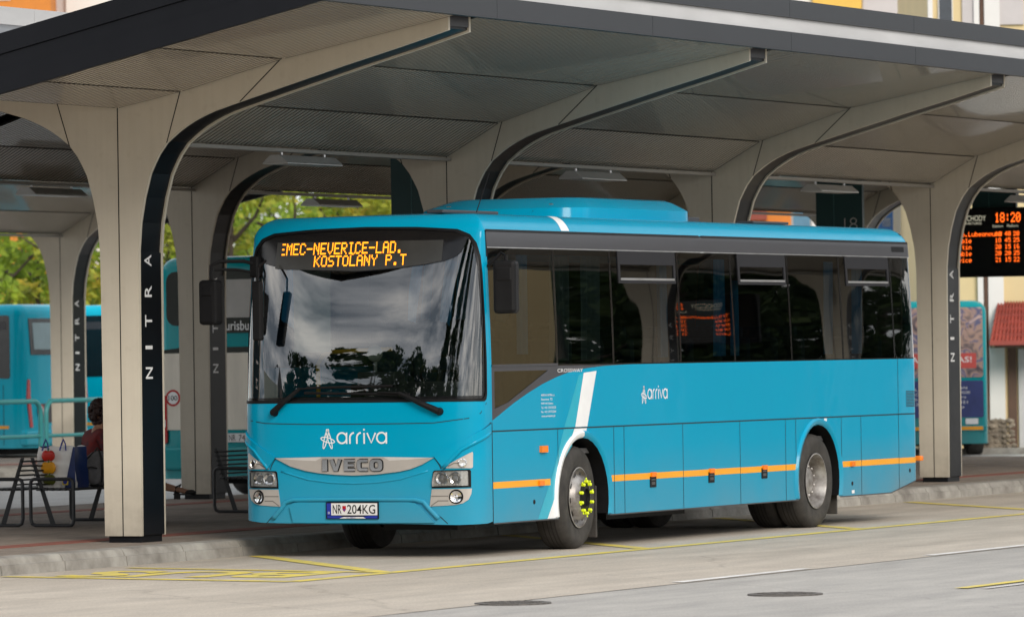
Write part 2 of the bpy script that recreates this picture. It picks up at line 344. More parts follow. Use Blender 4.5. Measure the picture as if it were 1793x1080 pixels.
def paver_mat():
    m = M('platform_pavers', (.25, .205, .17), .8, bump=.2, bscale=80); t = m.node_tree; b = t.nodes['Principled BSDF']
    tcn = t.nodes.new('ShaderNodeTexCoord'); br = t.nodes.new('ShaderNodeTexBrick')
    br.inputs['Scale'].default_value = 1; br.inputs['Brick Width'].default_value = .2; br.inputs['Row Height'].default_value = .1; br.inputs['Mortar Size'].default_value = .006
    br.inputs['Color1'].default_value = (.34, .285, .235, 1); br.inputs['Color2'].default_value = (.25, .205, .17, 1); br.inputs['Mortar'].default_value = (.12, .10, .09, 1)
    n = t.nodes.new('ShaderNodeTexNoise'); n.inputs['Scale'].default_value = .8; n.inputs['Detail'].default_value = 6
    t.links.new(tcn.outputs['Object'], br.inputs[0]); t.links.new(tcn.outputs['Object'], n.inputs[0])
    r = t.nodes.new('ShaderNodeValToRGB'); r.color_ramp.elements[0].position = .3; r.color_ramp.elements[0].color = (.6, .58, .56, 1); r.color_ramp.elements[1].position = .7
    t.links.new(n.outputs[0], r.inputs[0])
    mix = t.nodes.new('ShaderNodeMix'); mix.data_type = 'RGBA'; mix.blend_type = 'MULTIPLY'; mix.inputs[0].default_value = .8
    t.links.new(br.outputs[0], mix.inputs[6]); t.links.new(r.outputs[0], mix.inputs[7]); t.links.new(mix.outputs[2], b.inputs['Base Color']); return m
PAVE = paver_mat()
KERB = M('kerb_concrete', (.33, .315, .285), .85, var=.35, vscale=3.5, vcol=(.19, .175, .155), bump=.4, bscale=90)
TACT = M('red_tactile_pavers', (.26, .085, .06), .8, var=.25, vscale=9, bump=.5, bscale=60)
def platform(x0, x1, y0, y1, near=True):
    b = MB(); b.box((x0, y0 + .29, -.2), (x1, y1 - .29, .165), PAVE); o = b.build('platform'); o['kind'] = 'structure'
    k = MB(); x = x0
    while x < x1:
        xe = min(x + 1.16, x1)
        for yy, s in ((y0, 1), (y1, -1)):
            prof = [(yy, .0), (yy + s * .012, .095), (yy + s * .03, .098), (yy + s * .055, .150), (yy + s * .075, .163), (yy + s * .285, .168), (yy + s * .285, -.1), (yy, -.1)]
            if s < 0: prof = prof[::-1]
            k.prism(prof, lambda u, v, h: (h, u, v), x + .009, xe - .009, KERB)
        x = xe
    o = k.build('kerb'); o['kind'] = 'structure'
    t = MB()
    for yy in (y0 + 1.35, y1 - 1.75):
        t.box((x0, yy, .15), (x1, yy + .36, .170), TACT)
    o = t.build('tactile_paving'); o['kind'] = 'structure'
platform(-12, 37.9, 2.72, 11.5)
platform(-12, 46, 24.45, 33.0)
b = MB(); b.box((-7, 3.02, .15), (-3.5, 3.32, .171), TACT); b.build('tactile_paving')['kind'] = 'structure'

YLINE = M('yellow_road_paint', (.72, .56, .05), .7, var=.35, vscale=5, vcol=(.50, .44, .20), bump=.2, detail=9)
WLINE = M('white_road_paint', (.74, .73, .71), .7, var=.3, vscale=6, vcol=(.52, .50, .48), bump=.2, detail=9)
mk = MB(); ZM = .0085
def line(p, q, wd, mat, z=ZM):
    p = Vector(p); q = Vector(q); d = (q - p).normalized(); n = Vector((-d.y, d.x)) * wd / 2
    mk.face([(*(p - n), z), (*(q - n), z), (*(q + n), z), (*(p + n), z)], mat)
line((-4.75, -.72), (45, -.72), .17, YLINE)
line((-4.75, -.72), (-4.05, 2.6), .17, YLINE, ZM + .0006); line((-2.85, -.66), (-2.1, 2.4), .13, YLINE, ZM + .0006)
for xb in (-2.85, 2.85, 8.5, 14.6, 20.5):
    line((xb, -.66), (xb + 3.6, 2.56), .19, YLINE, ZM + .0012)
# BUS letters, read by drivers rolling towards -x
def mapbus(cx, cy, dw, dh): return lambda u, v: (cx - v, cy + u, ZM)
mk.text('BUS', mapbus(-2.72, -.25, 0, 0), YLINE, w=2.45, h=1.3, off=.03)
for a, c in ((-4.5, -1.66), (1.35, 4.25), (7.2, 10.1), (13, 16)): line((a, -4.27), (c, -4.27), .13, WLINE)
line((-5.3, -7.14), (20, -7.14), .12, YLINE)
line((-5.3, -7.35), (20, -7.75), .06, WLINE)
o = mk.build('road_markings'); o['kind'] = 'structure'

IRON = M('manhole_iron', (.13, .12, .11), .7, metal=.2, var=.5, vscale=20, bump=.3)
def manhole(x, y, label):
    t = thing('manhole_cover', label, 'manhole cover', (x, y, 0), 0, 'manhole covers in the asphalt'); t.scale = (.84, .84, 1)
    f = MB(); f.lathe([(.36, .0), (.36, .012), (.30, .014), (.30, .002)], (0, 0, 0), (0, 0, 1), IRON, 40); f.build('frame', t)
    c = MB(); c.lathe([(.295, .002), (.295, .011), (0.0, .011)], (0, 0, 0), (0, 0, 1), IRON, 40)
    for i in range(-4, 5):
        for j in range(-4, 5):
            if i * i + j * j < 18: c.box((i * .06 - .02, j * .06 - .02, .01), (i * .06 + .02, j * .06 + .02, .018), IRON)
    c.build('lid', t)
manhole(-8.25, -4.52, 'round iron manhole cover on the pale concrete below the front wheel')
manhole(-6.5, -6.1, 'round iron manhole cover in the grey asphalt below the rear wheel')

# ------------------------------------------------------------------ canopy columns
EDGE = [(.205, .06), (.209, 1.3), (.213, 2.39), (.217, 2.84), (.240, 3.115), (.288, 3.36), (.354, 3.59), (.405, 3.69), (.454, 3.775), (.544, 3.89), (.669, 3.985), (.755, 4.04), (.848, 4.09), (.96, 4.14), (1.076, 4.182), (1.34, 4.257), (1.868, 4.402), (2.49, 4.572), (3.11, 4.732), (3.62, 4.872)]
TOPS = [(3.62, 5.03), (0.0, 4.30)]
SP = 7.288; CX0 = -.07; PZ = .17
YA, YB, YC = 3.605, 10.86, 25.4
def offs(pl, d):
    o = []
    for i, p in enumerate(pl):
        a = Vector(pl[max(i - 1, 0)]); c = Vector(pl[min(i + 1, len(pl) - 1)]); t_ = (c - a).normalized()
        o.append((p[0] - t_.y * d, p[1] + t_.x * d))
    return o
def make_column(label, loc):
    t = thing('canopy_column', label, 'column', loc, 0, 'white T shaped columns carrying the station canopies')
    outl = [(-d, z) for d, z in EDGE] + [(-TOPS[0][0], TOPS[0][1]), (0, TOPS[1][1]), (TOPS[0][0], TOPS[0][1])] + [(d, z) for d, z in EDGE[::-1]]
    for x0 in (0, .45):
        c = MB(); c.prism(outl, yz(x0), 0, .04, BEIGE)
        for sgn in (1, -1):
            f = -.0015 if x0 == 0 else .0415
            def seam(p, q, wd=.011):
                for qd in ribbon([p, q], wd): c.face([(x0 + f, *k) for k in qd], SEAM)
            seam((sgn * .546, 3.888), (sgn * .72, 4.44)); seam((sgn * 1.36, 4.262), (sgn * 1.86, 4.70))
        seam((0, .06), (0, 4.3), .012)
        c.build('cheek_panel', t)
    inner = offs(EDGE, .018); inner[0] = (inner[0][0], .06); inner[-1] = (3.60, inner[-1][1])
    ch = MB(); iz = 4.25
    for s in (-1, 1):
        po = [(s * d, z) for d, z in inner] + [(s * 3.60, 5.0), (0, 4.28), (0, .06)]
        ch.prism(po if s > 0 else po[::-1], yz(0), .04, .45, CHAN)
    ch.build('channel', t)
    for s in (-1, 1):
        e_ = MB(); e_.box((.042, s * 3.601, 4.915), (.448, s * 3.616, 5.03), DGREY); e_.build('end_cap', t)
        pl = MB(); yy = s * .175
        pl.box((.0415, s * .16, .07), (.4485, s * .212, 2.83), CHAN)
        o = pl.build('name_plate', t)
        lt = MB()
        for ch_, zc in zip('NITRA', (1.65, 1.90, 2.16, 2.45, 2.75)):
            wd = .035 if ch_ == 'I' else .115
            y0 = s * .2135
            if s < 0: lt.text(ch_, lambda u, v: (.255 - v, y0, zc - wd / 2 + u), WHITE, w=wd, h=.14, off=.012)
            else: lt.text(ch_, lambda u, v: (.255 - v, y0, zc + wd / 2 - u), WHITE, w=wd, h=.14, off=.012)
        lt.build('lettering', o)
    p = MB(); p.box((.03, -.18, -.01), (.46, .18, .062), CHAN, .006); p.build('plinth', t)
    return t
colA = ['white canopy column with NITRA plate nearest the camera, left of the turquoise bus', 'white canopy column rising behind the front of the turquoise bus roof unit', 'white canopy column rising behind the rear half of the turquoise bus', 'white canopy column with NITRA plate right behind the rear end of the turquoise bus', 'white canopy column half out of frame beside the departure board']
c0 = make_column(colA[0], (CX0, YA, PZ))
for i in range(1, 5): dup(c0, (CX0 + i * SP, YA, PZ), colA[i])
colB = {2: 'white canopy column of the second row between the touring coach and the bus mirror', 3: 'white canopy column of the second row hidden behind the bus windscreen', 4: 'white canopy column of the second row seen over the rear roof of the bus'}
colB[5] = 'white canopy column of the second row behind the number 18 sign'
for i in (2, 3, 4, 5): dup(c0, (CX0 + i * SP + .12, YB, PZ), colB[i])
dup(c0, (36.35, YC, PZ), 'distant white canopy column behind the railings at far left')

# ------------------------------------------------------------------ canopy roofs
def soffit_panel(name, parent, xa, xb, p, q, y0, sgn, gap=.034):
    """ribbed sheet between (d,z) p and q, ribs running up the slope"""
    b = MB(); n = max(2, round((xb - xa) / .0915)); st = (xb - xa) / n
    d = Vector((q[0] - p[0], q[1] - p[1])); dl = d.normalized(); p = Vector(p) + dl * gap / 2; q = Vector(q) - dl * gap / 2
    prof = []
    for k in range(n): prof += [(xa + k * st, 0), (xa + (k + .60) * st, 0), (xa + (k + .66) * st, .025), (xa + (k + .94) * st, .025)]
    prof.append((xb, 0)); V = []; F = []
    nn = Vector((-dl.y, dl.x))
    for x, h in prof:
        for e_ in (p, q): V.append((x, y0 + sgn * (e_.x + nn.x * h), e_.y + nn.y * h))
    for k in range(len(prof) - 1): F.append((2 * k, 2 * k + 1, 2 * k + 3, 2 * k + 2))
    b.mesh(V, [f for k, f in enumerate(F) if k % 4 == 0], SOFF); b.mesh(V, [f for k, f in enumerate(F) if k % 4], SOFG); return b.build(name, parent)
def canopy(label, y0, bays, xl, xr, inner=None, kind=None, white=(1, 1)):
    t = thing('canopy_roof', label, 'canopy', (0, 0, 0), 0, 'butterfly canopy roofs over the platforms')
    IN = [(.0, 4.114), (.655, 4.472), (1.84, 4.838), (3.80, 5.20)]; EN = [(.0, 4.41), (.715, 4.55), (1.85, 4.83), (3.80, 5.20)]
    for (xa, xb, end) in bays:
        pr = EN if end else IN
        for s in (-1, 1):
            for k in range(3):
                q = pr[k + 1]
                soffit_panel('soffit_panel', t, xa + .004, xb - .004, pr[k], q, y0, s)
    g = MB()
    for (xa, xb, end) in bays:
        if not end: g.box((xa, y0 - .06, 4.072), (xb, y0 + .06, 4.108), GUT)
    g.build('gutter', t)
    d = MB()     # closed deck above the soffit
    for s in (-1, 1):
        for (xa, xb, end) in bays:
            pr = EN if end else IN
            for k in range(3):
                a, c = pr[k], pr[k + 1]
                d.face([(xa, y0 + s * a[0], a[1] + .03), (xb, y0 + s * a[0], a[1] + .03), (xb, y0 + s * c[0], c[1] + .03), (xa, y0 + s * c[0], c[1] + .03)], SEAM)
        d.prism([(y0 + s * 3.78, 5.6), (y0, 4.9), (y0, 4.85), (y0 + s * 3.78, 5.55)], lambda u, v, h: (h, u, v), xl + .03, xr - .03, FASC)
    d.build('roof_deck', t)
    for s in (-1, 1):
        for k, (za, zb, o, mt) in enumerate(((5.17, 5.375, 0, FASC), (5.377, 5.53, -.05, WFLASH), (5.532, 5.725, -.015, WFLASH if (y0 == YB and s < 0) else FASC))):
            f = MB(); x = xl + .012
            while x < xr - .012:
                xe = min(x + (3.66 if k != 1 else 40), xr - .012)
                f.box((x + .003, y0 + s * (3.75 + o), za), (xe - .003, y0 + s * (3.83 + o), zb), mt); x = xe
            f.build(('fascia', 'flashing', 'parapet')[k], t)
    for xe, s in ((xl, -1), (xr, 1)):
        for k, (h0, h1, o) in enumerate(((-.03, .175, 0), (.178, .335, -.03), (.338, .53, -.012))):
            f = MB()
            for sg in (-1, 1):
                po = [(y0 + sg * 3.86, 5.2 + h0), (y0 + sg * 3.86, 5.2 + h1), (y0, 4.36 + h1), (y0, 4.36 + h0)]
                x1 = xe - s * .06; x2 = xe + s * o
                f.prism(po if sg * s < 0 else po[::-1], lambda u, v, h: (h, u, v), min(x1, x2), max(x1, x2), FASD)
            f.build('end_fascia', t)
    return t
def baysfor(i0, i1, off=0): return [(CX0 + off + i * SP + (.49 if i >= i0 else 0), CX0 + off + (i + 1) * SP, 0) for i in range(i0, i1)]
canopy('large butterfly canopy roof with dark fascia over the turquoise bus', YA, [(-3.08, CX0, 1)] + baysfor(0, 5) + [(CX0 + 5 * SP + .49, 40, 1)], -3.1, 40.02)
canopy('second butterfly canopy roof behind the first, over the benches', YB, [(-3.08, CX0 + .12, 1)] + baysfor(0, 5, .12) + [(CX0 + .12 + 5 * SP + .49, 40, 1)], -3.1, 40.02)
canopy('far canopy roof at left in front of the hedge of trees', YC, [(14.5, 21.7, 0), (21.7, 28.95, 0), (29.0, 36.35, 0), (36.84, 39.9, 1)], 14.4, 39.95)

# strip lamps slung from the gutters
LMP = M('lamp_housing', (.40, .40, .39), .4, metal=.3, var=.15); LMPR = M('lamp_diffuser', (.55, .55, .54), .3, metal=.4, var=.1)
def make_lamp(label, loc):
    t = thing('strip_lamp', label, 'lamp', loc, 0, 'strip lamps hung under the canopies')
    b = MB(); b.prism([(-.14, -.085), (-.12, -.09), (.12, -.09), (.14, -.085), (.05, -.01), (-.05, -.01)], lambda u, v, h: (h, u, v), -.63, .63, LMP); b.build('housing', t)
    k = MB(); k.box((-.62, -.15, -.105), (.62, .15, -.088), LMPR, .005); k.build('diffuser', t)
    for xx in (-.48, .48):
        a = MB(); a.tube([(xx, 0, -.01), (xx, 0, .03)], .016, ALU, 6); a.build('hanger', t)
    return t
l0 = make_lamp('strip lamp under the front canopy above the touring coach', (3.82, 3.6, 4.05))
dup(l0, (11.05, 3.6, 4.05), 'strip lamp under the front canopy above the bus roof unit')
dup(l0, (18.26, 3.6, 4.05), 'strip lamp under the front canopy above the number 18 sign')
dup(l0, (25.6, 3.6, 4.05), 'strip lamp under the front canopy above the departure board')
dup(l0, (18.5, 10.86, 4.05), 'strip lamp under the second canopy against the green trees')
dup(l0, (11.1, 10.86, 4.05), 'strip lamp under the second canopy left of the nearest column')

# hanging platform number signs and the departure board
PET = M('petrol_sign_panel', (.004, .055, .06), .35, var=.08, vscale=2)
def platform_sign(x, y, num, label):
    t = thing('platform_sign', label, 'sign', (x, y, 0), 0, 'petrol green platform number signs')
    b = MB(); b.box((-.04, -.365, 3.45), (.04, .365, 4.40), PET, .006); b.build('panel', t)
    k = MB(); k.box((-.043, .075, 3.46), (-.0405, .087, 4.35), M('sign_line', (.05, .16, .17), .4, var=.05)); k.build('stripe', t)
    for yy in (-.25, .25):
        h = MB(); h.tube([(0, yy, 4.36), (0, yy, 5.0)], .012, BLK, 6); h.build('hanger', t)
    if num:
        # thin rounded digits drawn as strokes
        d = MB()
        def st(pts, ox, closed=False):
            for q in ribbon([(ox + a * .055, 3.68 + c_ * .085) for a, c_ in pts], .012, closed): d.face([(-.0425, -u, v) for u, v in q], WHITE)
        ox = .06
        for ch in num:
            if ch == '1': st([(0, 0), (0, 2)], ox + .03)
            if ch == '8': st(arc(1, .5, 1, 0, 350, 16, .5), ox, True); st(arc(1, 1.52, .85, 0, 350, 16, .48), ox, True)
            if ch == '9': st(arc(1, 1.45, 1, 0, 350, 16, .55), ox, True); st([(2, 1.45), (2, .5)] + arc(1, .5, 1, 0, -150, 8, .5), ox)
            ox += .11
        d.build('number', t)
    return t
platform_sign(13.85, 7.25, '19', 'petrol green hanging sign with number 19 above the bus front')
platform_sign(28.0, 7.43, '18', 'petrol green hanging sign with number 18 above the rear of the bus')
platform_sign(34.0, 7.28, '', 'plain petrol green hanging panel above the departure board')
GLY = {}
def glyphs():
    src = {'A': '01110 10001 10001 11111 10001 10001 10001', 'C': '01110 10001 10000 10000 10000 10001 01110', 'D': '11110 10001 10001 10001 10001 10001 11110', 'E': '11111 10000 10000 11110 10000 10000 11111', 'I': '01110 00100 00100 00100 00100 00100 01110', 'K': '10001 10010 10100 11000 10100 10010 10001', 'L': '10000 10000 10000 10000 10000 10000 11111', 'M': '10001 11011 10101 10101 10001 10001 10001', 'N': '10001 11001 10101 10101 10011 10001 10001', 'O': '01110 10001 10001 10001 10001 10001 01110', 'P': '11110 10001 10001 11110 10000 10000 10000', 'R': '11110 10001 10001 11110 10100 10010 10001', 'S': '01111 10000 10000 01110 00001 00001 11110', 'T': '11111 00100 00100 00100 00100 00100 00100', 'V': '10001 10001 10001 10001 10001 01010 00100', 'Y': '10001 10001 01010 00100 00100 00100 00100', '-': '00000 00000 00000 11111 00000 00000 00000', '.': '00000 00000 00000 00000 00000 01100 01100', ' ': '00000 ' * 7, '0': '01110 10001 10011 10101 11001 10001 01110', '1': '00100 01100 00100 00100 00100 00100 01110', '2': '01110 10001 00001 00010 00100 01000 11111', '4': '00010 00110 01010 10010 11111 00010 00010', '5': '11111 10000 11110 00001 00001 10001 01110', '8': '01110 10001 10001 01110 10001 10001 01110', '3': '11110 00001 00001 01110 00001 00001 11110', ':': '00000 00100 00100 00000 00100 00100 00000', '6': '01110 10000 10000 11110 10001 10001 01110',
           'a': '00000 00000 01110 00001 01111 10001 01111', 'b': '10000 10000 11110 10001 10001 10001 11110', 'c': '00000 00000 01110 10000 10000 10000 01110', 'd': '00001 00001 01111 10001 10001 10001 01111', 'e': '00000 00000 01110 10001 11111 10000 01110', 'i': '00100 00000 01100 00100 00100 00100 01110', 'k': '10000 10000 10010 10100 11000 10100 10010', 'l': '01100 00100 00100 00100 00100 00100 01110', 'n': '00000 00000 11110 10001 10001 10001 10001', 'o': '00000 00000 01110 10001 10001 10001 01110', 'r': '00000 00000 10110 11000 10000 10000 10000', 's': '00000 00000 01111 10000 01110 00001 11110', 't': '00100 00100 01110 00100 00100 00100 00011', 'u': '00000 00000 10001 10001 10001 10001 01111', 'v': '00000 00000 10001 10001 10001 01010 00100', 'm': '00000 00000 11010 10101 10101 10101 10101', 'B': '11110 10001 10001 11110 10001 10001 11110', 'h': '10000 10000 11110 10001 10001 10001 10001'}
    for k, v in src.items(): GLY[k] = [r for r in v.split()]
glyphs()
def led_text(b, s, mp, px, py, mat, fill=.86, skip=0):
    for i, ch in enumerate(s):
        for r, row in enumerate(GLY.get(ch, GLY['o'])):
            for c_, bit in enumerate(row):
                if bit == '1' and not (i == 0 and c_ < skip):
                    u = (i * 6 + c_) * px; v = -(r + 1) * py
                    b.face([mp(u, v), mp(u + px * fill, v), mp(u + px * fill, v + py * fill), mp(u, v + py * fill)], mat)
t = thing('departure_board', 'black electronic departure board showing 18:20 in orange', 'departure board', (33.8, 7.28, 0))
b = MB(); b.box((-.06, -.62, 3.03), (.06, 1.0, 4.10), BLK, .012); b.build('housing', t)
b = MB(); b.box((-.066, -.58, 3.07), (-.0605, .96, 4.06), BLACK); b.build('screen', t)
bm_ = lambda y, z: (lambda u, v: (-.068, y - u, z + v))
b = MB()
led_text(b, '18:20', bm_(-.10, 4.02), .0145, .021, LEDO, .95)
for r, (a, c_, d_) in enumerate((('Trib.Lubeonound', '18 40', '20'), ('Vrable', '18 45', '25'), ('Martin', '20 15', '16'), ('Vrable', '20 20', '25'), ('Levice', '21 15', '22'))):
    z = 3.73 - r * .100
    led_text(b, a, bm_(.62, z), .0093, .0098, LEDO, .95); led_text(b, c_, bm_(-.10, z), .0088, .0098, LEDO, .95); led_text(b, d_, bm_(-.40, z), .0088, .0098, LEDO, .95)
b.build('timetable_digits', t)
b = MB(); b.text('ODCHODY', lambda u, v: (-.068, .50 - u, 3.90 + v), LEDW, w=.45, h=.085); b.text('DEPARTURES', lambda u, v: (-.068, .46 - u, 3.845 + v), LEDW, w=.34, h=.035)
b.text('Station', lambda u, v: (-.068, -.06 - u, 3.795 + v), LEDW, w=.17, h=.04); b.text('Platform', lambda u, v: (-.068, -.30 - u, 3.795 + v), LEDW, w=.18, h=.04); b.build('heading', t)
for yy in (-.4, .7):
    b = MB(); b.tube([(0, yy, 4.1), (0, yy, 5.0)], .016, BLK, 6); b.build('hanger', t)

# ------------------------------------------------------------------ the turquoise intercity bus
XS, X0F, HWD, NSE, XR = .79, .385, 1.30, 3.6, 12.12
def _outline():
    P = []; A = XS - X0F; K = 160
    for i in range(K + 1):
        th = math.pi / 2 * i / K
        P.append((XS - A * math.cos(th) ** (2 / NSE), HWD - HWD * math.sin(th) ** (2 / NSE)))
    P.append((XR - .22, 0))
    for i in range(1, 13):
        a = math.pi / 2 * i / 12; P.append((XR - .22 + .22 * math.sin(a), .22 - .22 * math.cos(a)))
    P.append((XR, HWD)); D = [0]
    for i in range(1, len(P)): D.append(D[-1] + math.hypot(P[i][0] - P[i - 1][0], P[i][1] - P[i - 1][1]))
    return P, D
OP, OD = _outline(); SC = OD[160]; SEND = OD[-1]; VR, RR = 3.10, .22
import bisect
def oxy(a):
    a = min(max(a, 0), SEND - 1e-9); i = bisect.bisect_right(OD, a) - 1; i = min(i, len(OP) - 2)
    f = (a - OD[i]) / max(1e-9, OD[i + 1] - OD[i]); return OP[i][0] + f * (OP[i + 1][0] - OP[i][0]), OP[i][1] + f * (OP[i + 1][1] - OP[i][1])
def skin(s, v):
    x, y = oxy(abs(s))
    if v <= VR: z = v; ins = 0.
    else:
        ph = min((v - VR) / RR, math.pi / 2); z = VR + RR * math.sin(ph); ins = RR * (1 - math.cos(ph)) + max(0, (v - VR) - RR * math.pi / 2)
        if v - VR > RR * math.pi / 2: z += .03 * min(1, (v - VR - RR * math.pi / 2) / .8)
    wgt = max(0, (XS - x) / (XS - X0F))
    x += .23 * max(0, (min(z, VR + RR) - 1.35) / 1.5) ** 1.4 * wgt
    if x > 6: x -= .05 * max(0, (z - 1.8) / 1.3) + (.0 if z > .6 else 0)
    h = max(0.0, HWD - .045 * max(0, (min(z, 3.2) - 1.8) / 1.35) ** 1.5 - ins)
    y2 = HWD + (y - HWD) * h / HWD
    x = 6.2 + (x - 6.2) * (1 - ins / 5.8)
    if s < 0: y2 = 2 * HWD - y2
    return Vector((x, y2, z))
def snorm(s, v):
    e_ = .004; a = skin(s + e_, v) - skin(s - e_, v); b2 = skin(s, v + e_) - skin(s, v - e_)
    n = b2.cross(a) * -1; n = a.cross(b2)
    n = n.normalized() if n.length > 1e-12 else Vector((0, 0, 1))
    return n
_sg = 1 if snorm(0, 1).x < 0 else -1
def snm(s, v): return snorm(s, v) * _sg
def sx(x): return x + SC - XS
SCUT = [i * .035 for i in range(-52, 53)]; SCUT = [c for c in SCUT if .55 < abs(c) < 1.62] + [-.4, -.2, 0, .2, .4] + [sx(x) for x in (3, 5, 7, 9, 11, 11.9, 11.96, 12.02, 12.08, 12.14, 12.2)] + [-sx(x) for x in (3, 5, 7, 9, 11, 11.9, 11.96, 12.02, 12.08, 12.14, 12.2)]
VCUT = [.6, .9, 1.2, 1.35] + [1.5 + .1 * i for i in range(16)] + [VR + .03 * i for i in range(1, 13)] + [3.6, 3.9, 4.2]
def drape(b, loops, off, mat, rim=0, cuts=True):
    """cut a flat (s,v) shape out of the bus skin, off metres proud of it"""
    loops = [[tuple(p) for p in l] for l in loops]
    flat = [p for l in loops for p in l]
    tri = tessellate_polygon([[Vector((p[0], p[1], 0)) for p in l] for l in loops])
    bm = bmesh.new(); vs_ = [bm.verts.new((p[0], p[1], 0)) for p in flat]
    for t_ in tri:
        try: bm.faces.new([vs_[i] for i in t_])
        except ValueError: pass
    if cuts:
        s0, s1 = min(p[0] for p in flat), max(p[0] for p in flat); v0, v1 = min(p[1] for p in flat), max(p[1] for p in flat)
        for c_ in SCUT:
            if s0 + 1e-4 < c_ < s1 - 1e-4: bmesh.ops.bisect_plane(bm, geom=bm.verts[:] + bm.edges[:] + bm.faces[:], dist=1e-6, plane_co=(c_, 0, 0), plane_no=(1, 0, 0))
        for c_ in VCUT:
            if v0 + 1e-4 < c_ < v1 - 1e-4: bmesh.ops.bisect_plane(bm, geom=bm.verts[:] + bm.edges[:] + bm.faces[:], dist=1e-6, plane_co=(0, c_, 0), plane_no=(0, 1, 0))
    bm.verts.index_update(); V = []; N = []
    for v_ in bm.verts:
        n = snm(v_.co.x, v_.co.y); V.append(skin(v_.co.x, v_.co.y) + n * off); N.append(tuple(n))
    F = []
    for f in bm.faces:
        idx = [q.index for q in f.verts]
        fn = (V[idx[1]] - V[idx[0]]).cross(V[idx[2]] - V[idx[0]])
        if fn.dot(Vector(N[idx[0]])) < 0: idx = idx[::-1]
        F.append(idx)
    b.mesh([v_[:] for v_ in V], F, mat, N); 
    if rim:
        for e_ in bm.edges:
            if len(e_.link_faces) == 1:
                p, q = e_.verts; n1_, n2_ = Vector(N[p.index]), Vector(N[q.index])
                b.face([V[p.index], V[q.index], V[q.index] - n2_ * rim, V[p.index] - n1_ * rim], mat)
    bm.free()
def dmap(off): return lambda u, v: skin(u, v) + snm(u, v) * off
def stroke(b, pts, wd, off, mat, closed=False):
    P = []
    for i in range(len(pts) - (0 if closed else 1)):     # subdivide so that it follows the skin
        a, c_ = pts[i], pts[(i + 1) % len(pts)]; k = max(1, int(math.hypot(c_[0] - a[0], c_[1] - a[1]) / .07))
        P += [(a[0] + (c_[0] - a[0]) * j / k, a[1] + (c_[1] - a[1]) * j / k) for j in range(k)]
    if not closed: P.append(pts[-1])
    for q in ribbon(P, wd, closed): b.face([dmap(off)(*k) for k in q], mat)
def rect(x0, v0, x1, v1): return [(sx(x0), v0), (sx(x1), v0), (sx(x1), v1), (sx(x0), v1)]

BUS = thing('intercity_bus', 'turquoise intercity bus with orange destination display parked under the canopy in front', 'bus', (0, 0, 0))
# windscreen outline in skin coordinates
WSO = [(-1.375, 1.505), (1.385, 1.505), (1.418, 1.525), (1.432, 1.575), (1.425, 1.9), (1.403, 2.29), (1.366, 2.73), (1.335, 2.9), (1.275, 3.03), (1.19, 3.115), (1.05, 3.168), (.6, 3.2), (0, 3.214), (-.6, 3.2), (-1.05, 3.168), (-1.19, 3.115), (-1.275, 3.03), (-1.335, 2.9), (-1.366, 2.73), (-1.403, 2.29), (-1.425, 1.9), (-1.428, 1.55), (-1.41, 1.515)]
ARF, ARR_ = (2.87, .50, .61), (9.03, .53, .60)
def archpts(c, bot, n=18, rev=False, r=None):
    cx, cz, r0 = c; r = r or r0; a0 = math.degrees(math.asin(max(-1, (bot - cz) / r)))
    return [(cx + r * math.cos(R(180 - a0 - (180 - 2 * a0) * i / n)), cz + r * math.sin(R(180 - a0 - (180 - 2 * a0) * i / n))) for i in range(n + 1)]
SWOOSH = [(.80, 1.315), (1.294, 1.48), (1.62, 1.573), (1.95, 1.656), (2.30, 1.725), (2.62, 1.773), (3.0, 1.803), (3.44, 1.822), (4.14, 1.833)]
body = MB()
front = [(-SC, .42), (-1.36, .37), (-1.05, .345), (-.5, .335), (.5, .335), (1.1, .322), (1.42, .33), (SC - .004, .345), (SC - .004, 3.20), (SC - .004, 3.26), (-SC, 3.26)]
drape(body, [front, WSO], 0, TURQ)
sidelow = [(.80, .328)] + archpts(ARF, .328) + archpts(ARR_, .328) + [(11.16, .326), (11.9, .44)]
top = [(11.9, 1.835), (4.14, 1.835)] + SWOOSH[::-1][1:]
drape(body, [[(sx(x), z) for x, z in sidelow + top]], 0, TURQ)
drape(body, [[(sx(11.9), .44), (sx(12.12), .48), (SEND, .48), (SEND, 3.16), (sx(12.06), 3.16), (sx(12.06), 1.835), (sx(11.9), 1.835)]], 0, TURQ)
drape(body, [[(-SEND, .45), (-sx(11.9), .44), (-sx(9.65), .34), (-sx(9.63), 1.1), (-sx(8.45), 1.1), (-sx(8.45), .34), (-sx(3.5), .34), (-sx(3.48), 1.1), (-sx(2.26), 1.1), (-sx(2.26), .34), (-SC, .42), (-SC, 3.16), (-SEND, 3.16)], [(-sx(11.9), 1.85), (-sx(1.0), 1.85), (-sx(1.0), 2.95), (-sx(11.9), 2.95)]], 0, TURQ)
for s in (1, -1):
    drape(body, [[(s * (SC - .004), 3.155), (s * SEND, 3.155), (s * SEND, 4.3), (s * (SC - .004), 4.3)][::s]], 0, TURQ)
drape(body, [[(-SC, 3.26), (SC - .004, 3.26), (SC - .004, 4.3), (-SC, 4.3)]], 0, TURQ)
# narrow pillar in front of the driver's window
drape(body, [[(SC - .004, 1.29), (SC + .012, 1.30), (SC + .012, 3.156), (SC - .004, 3.156)]], 0, TURQ)
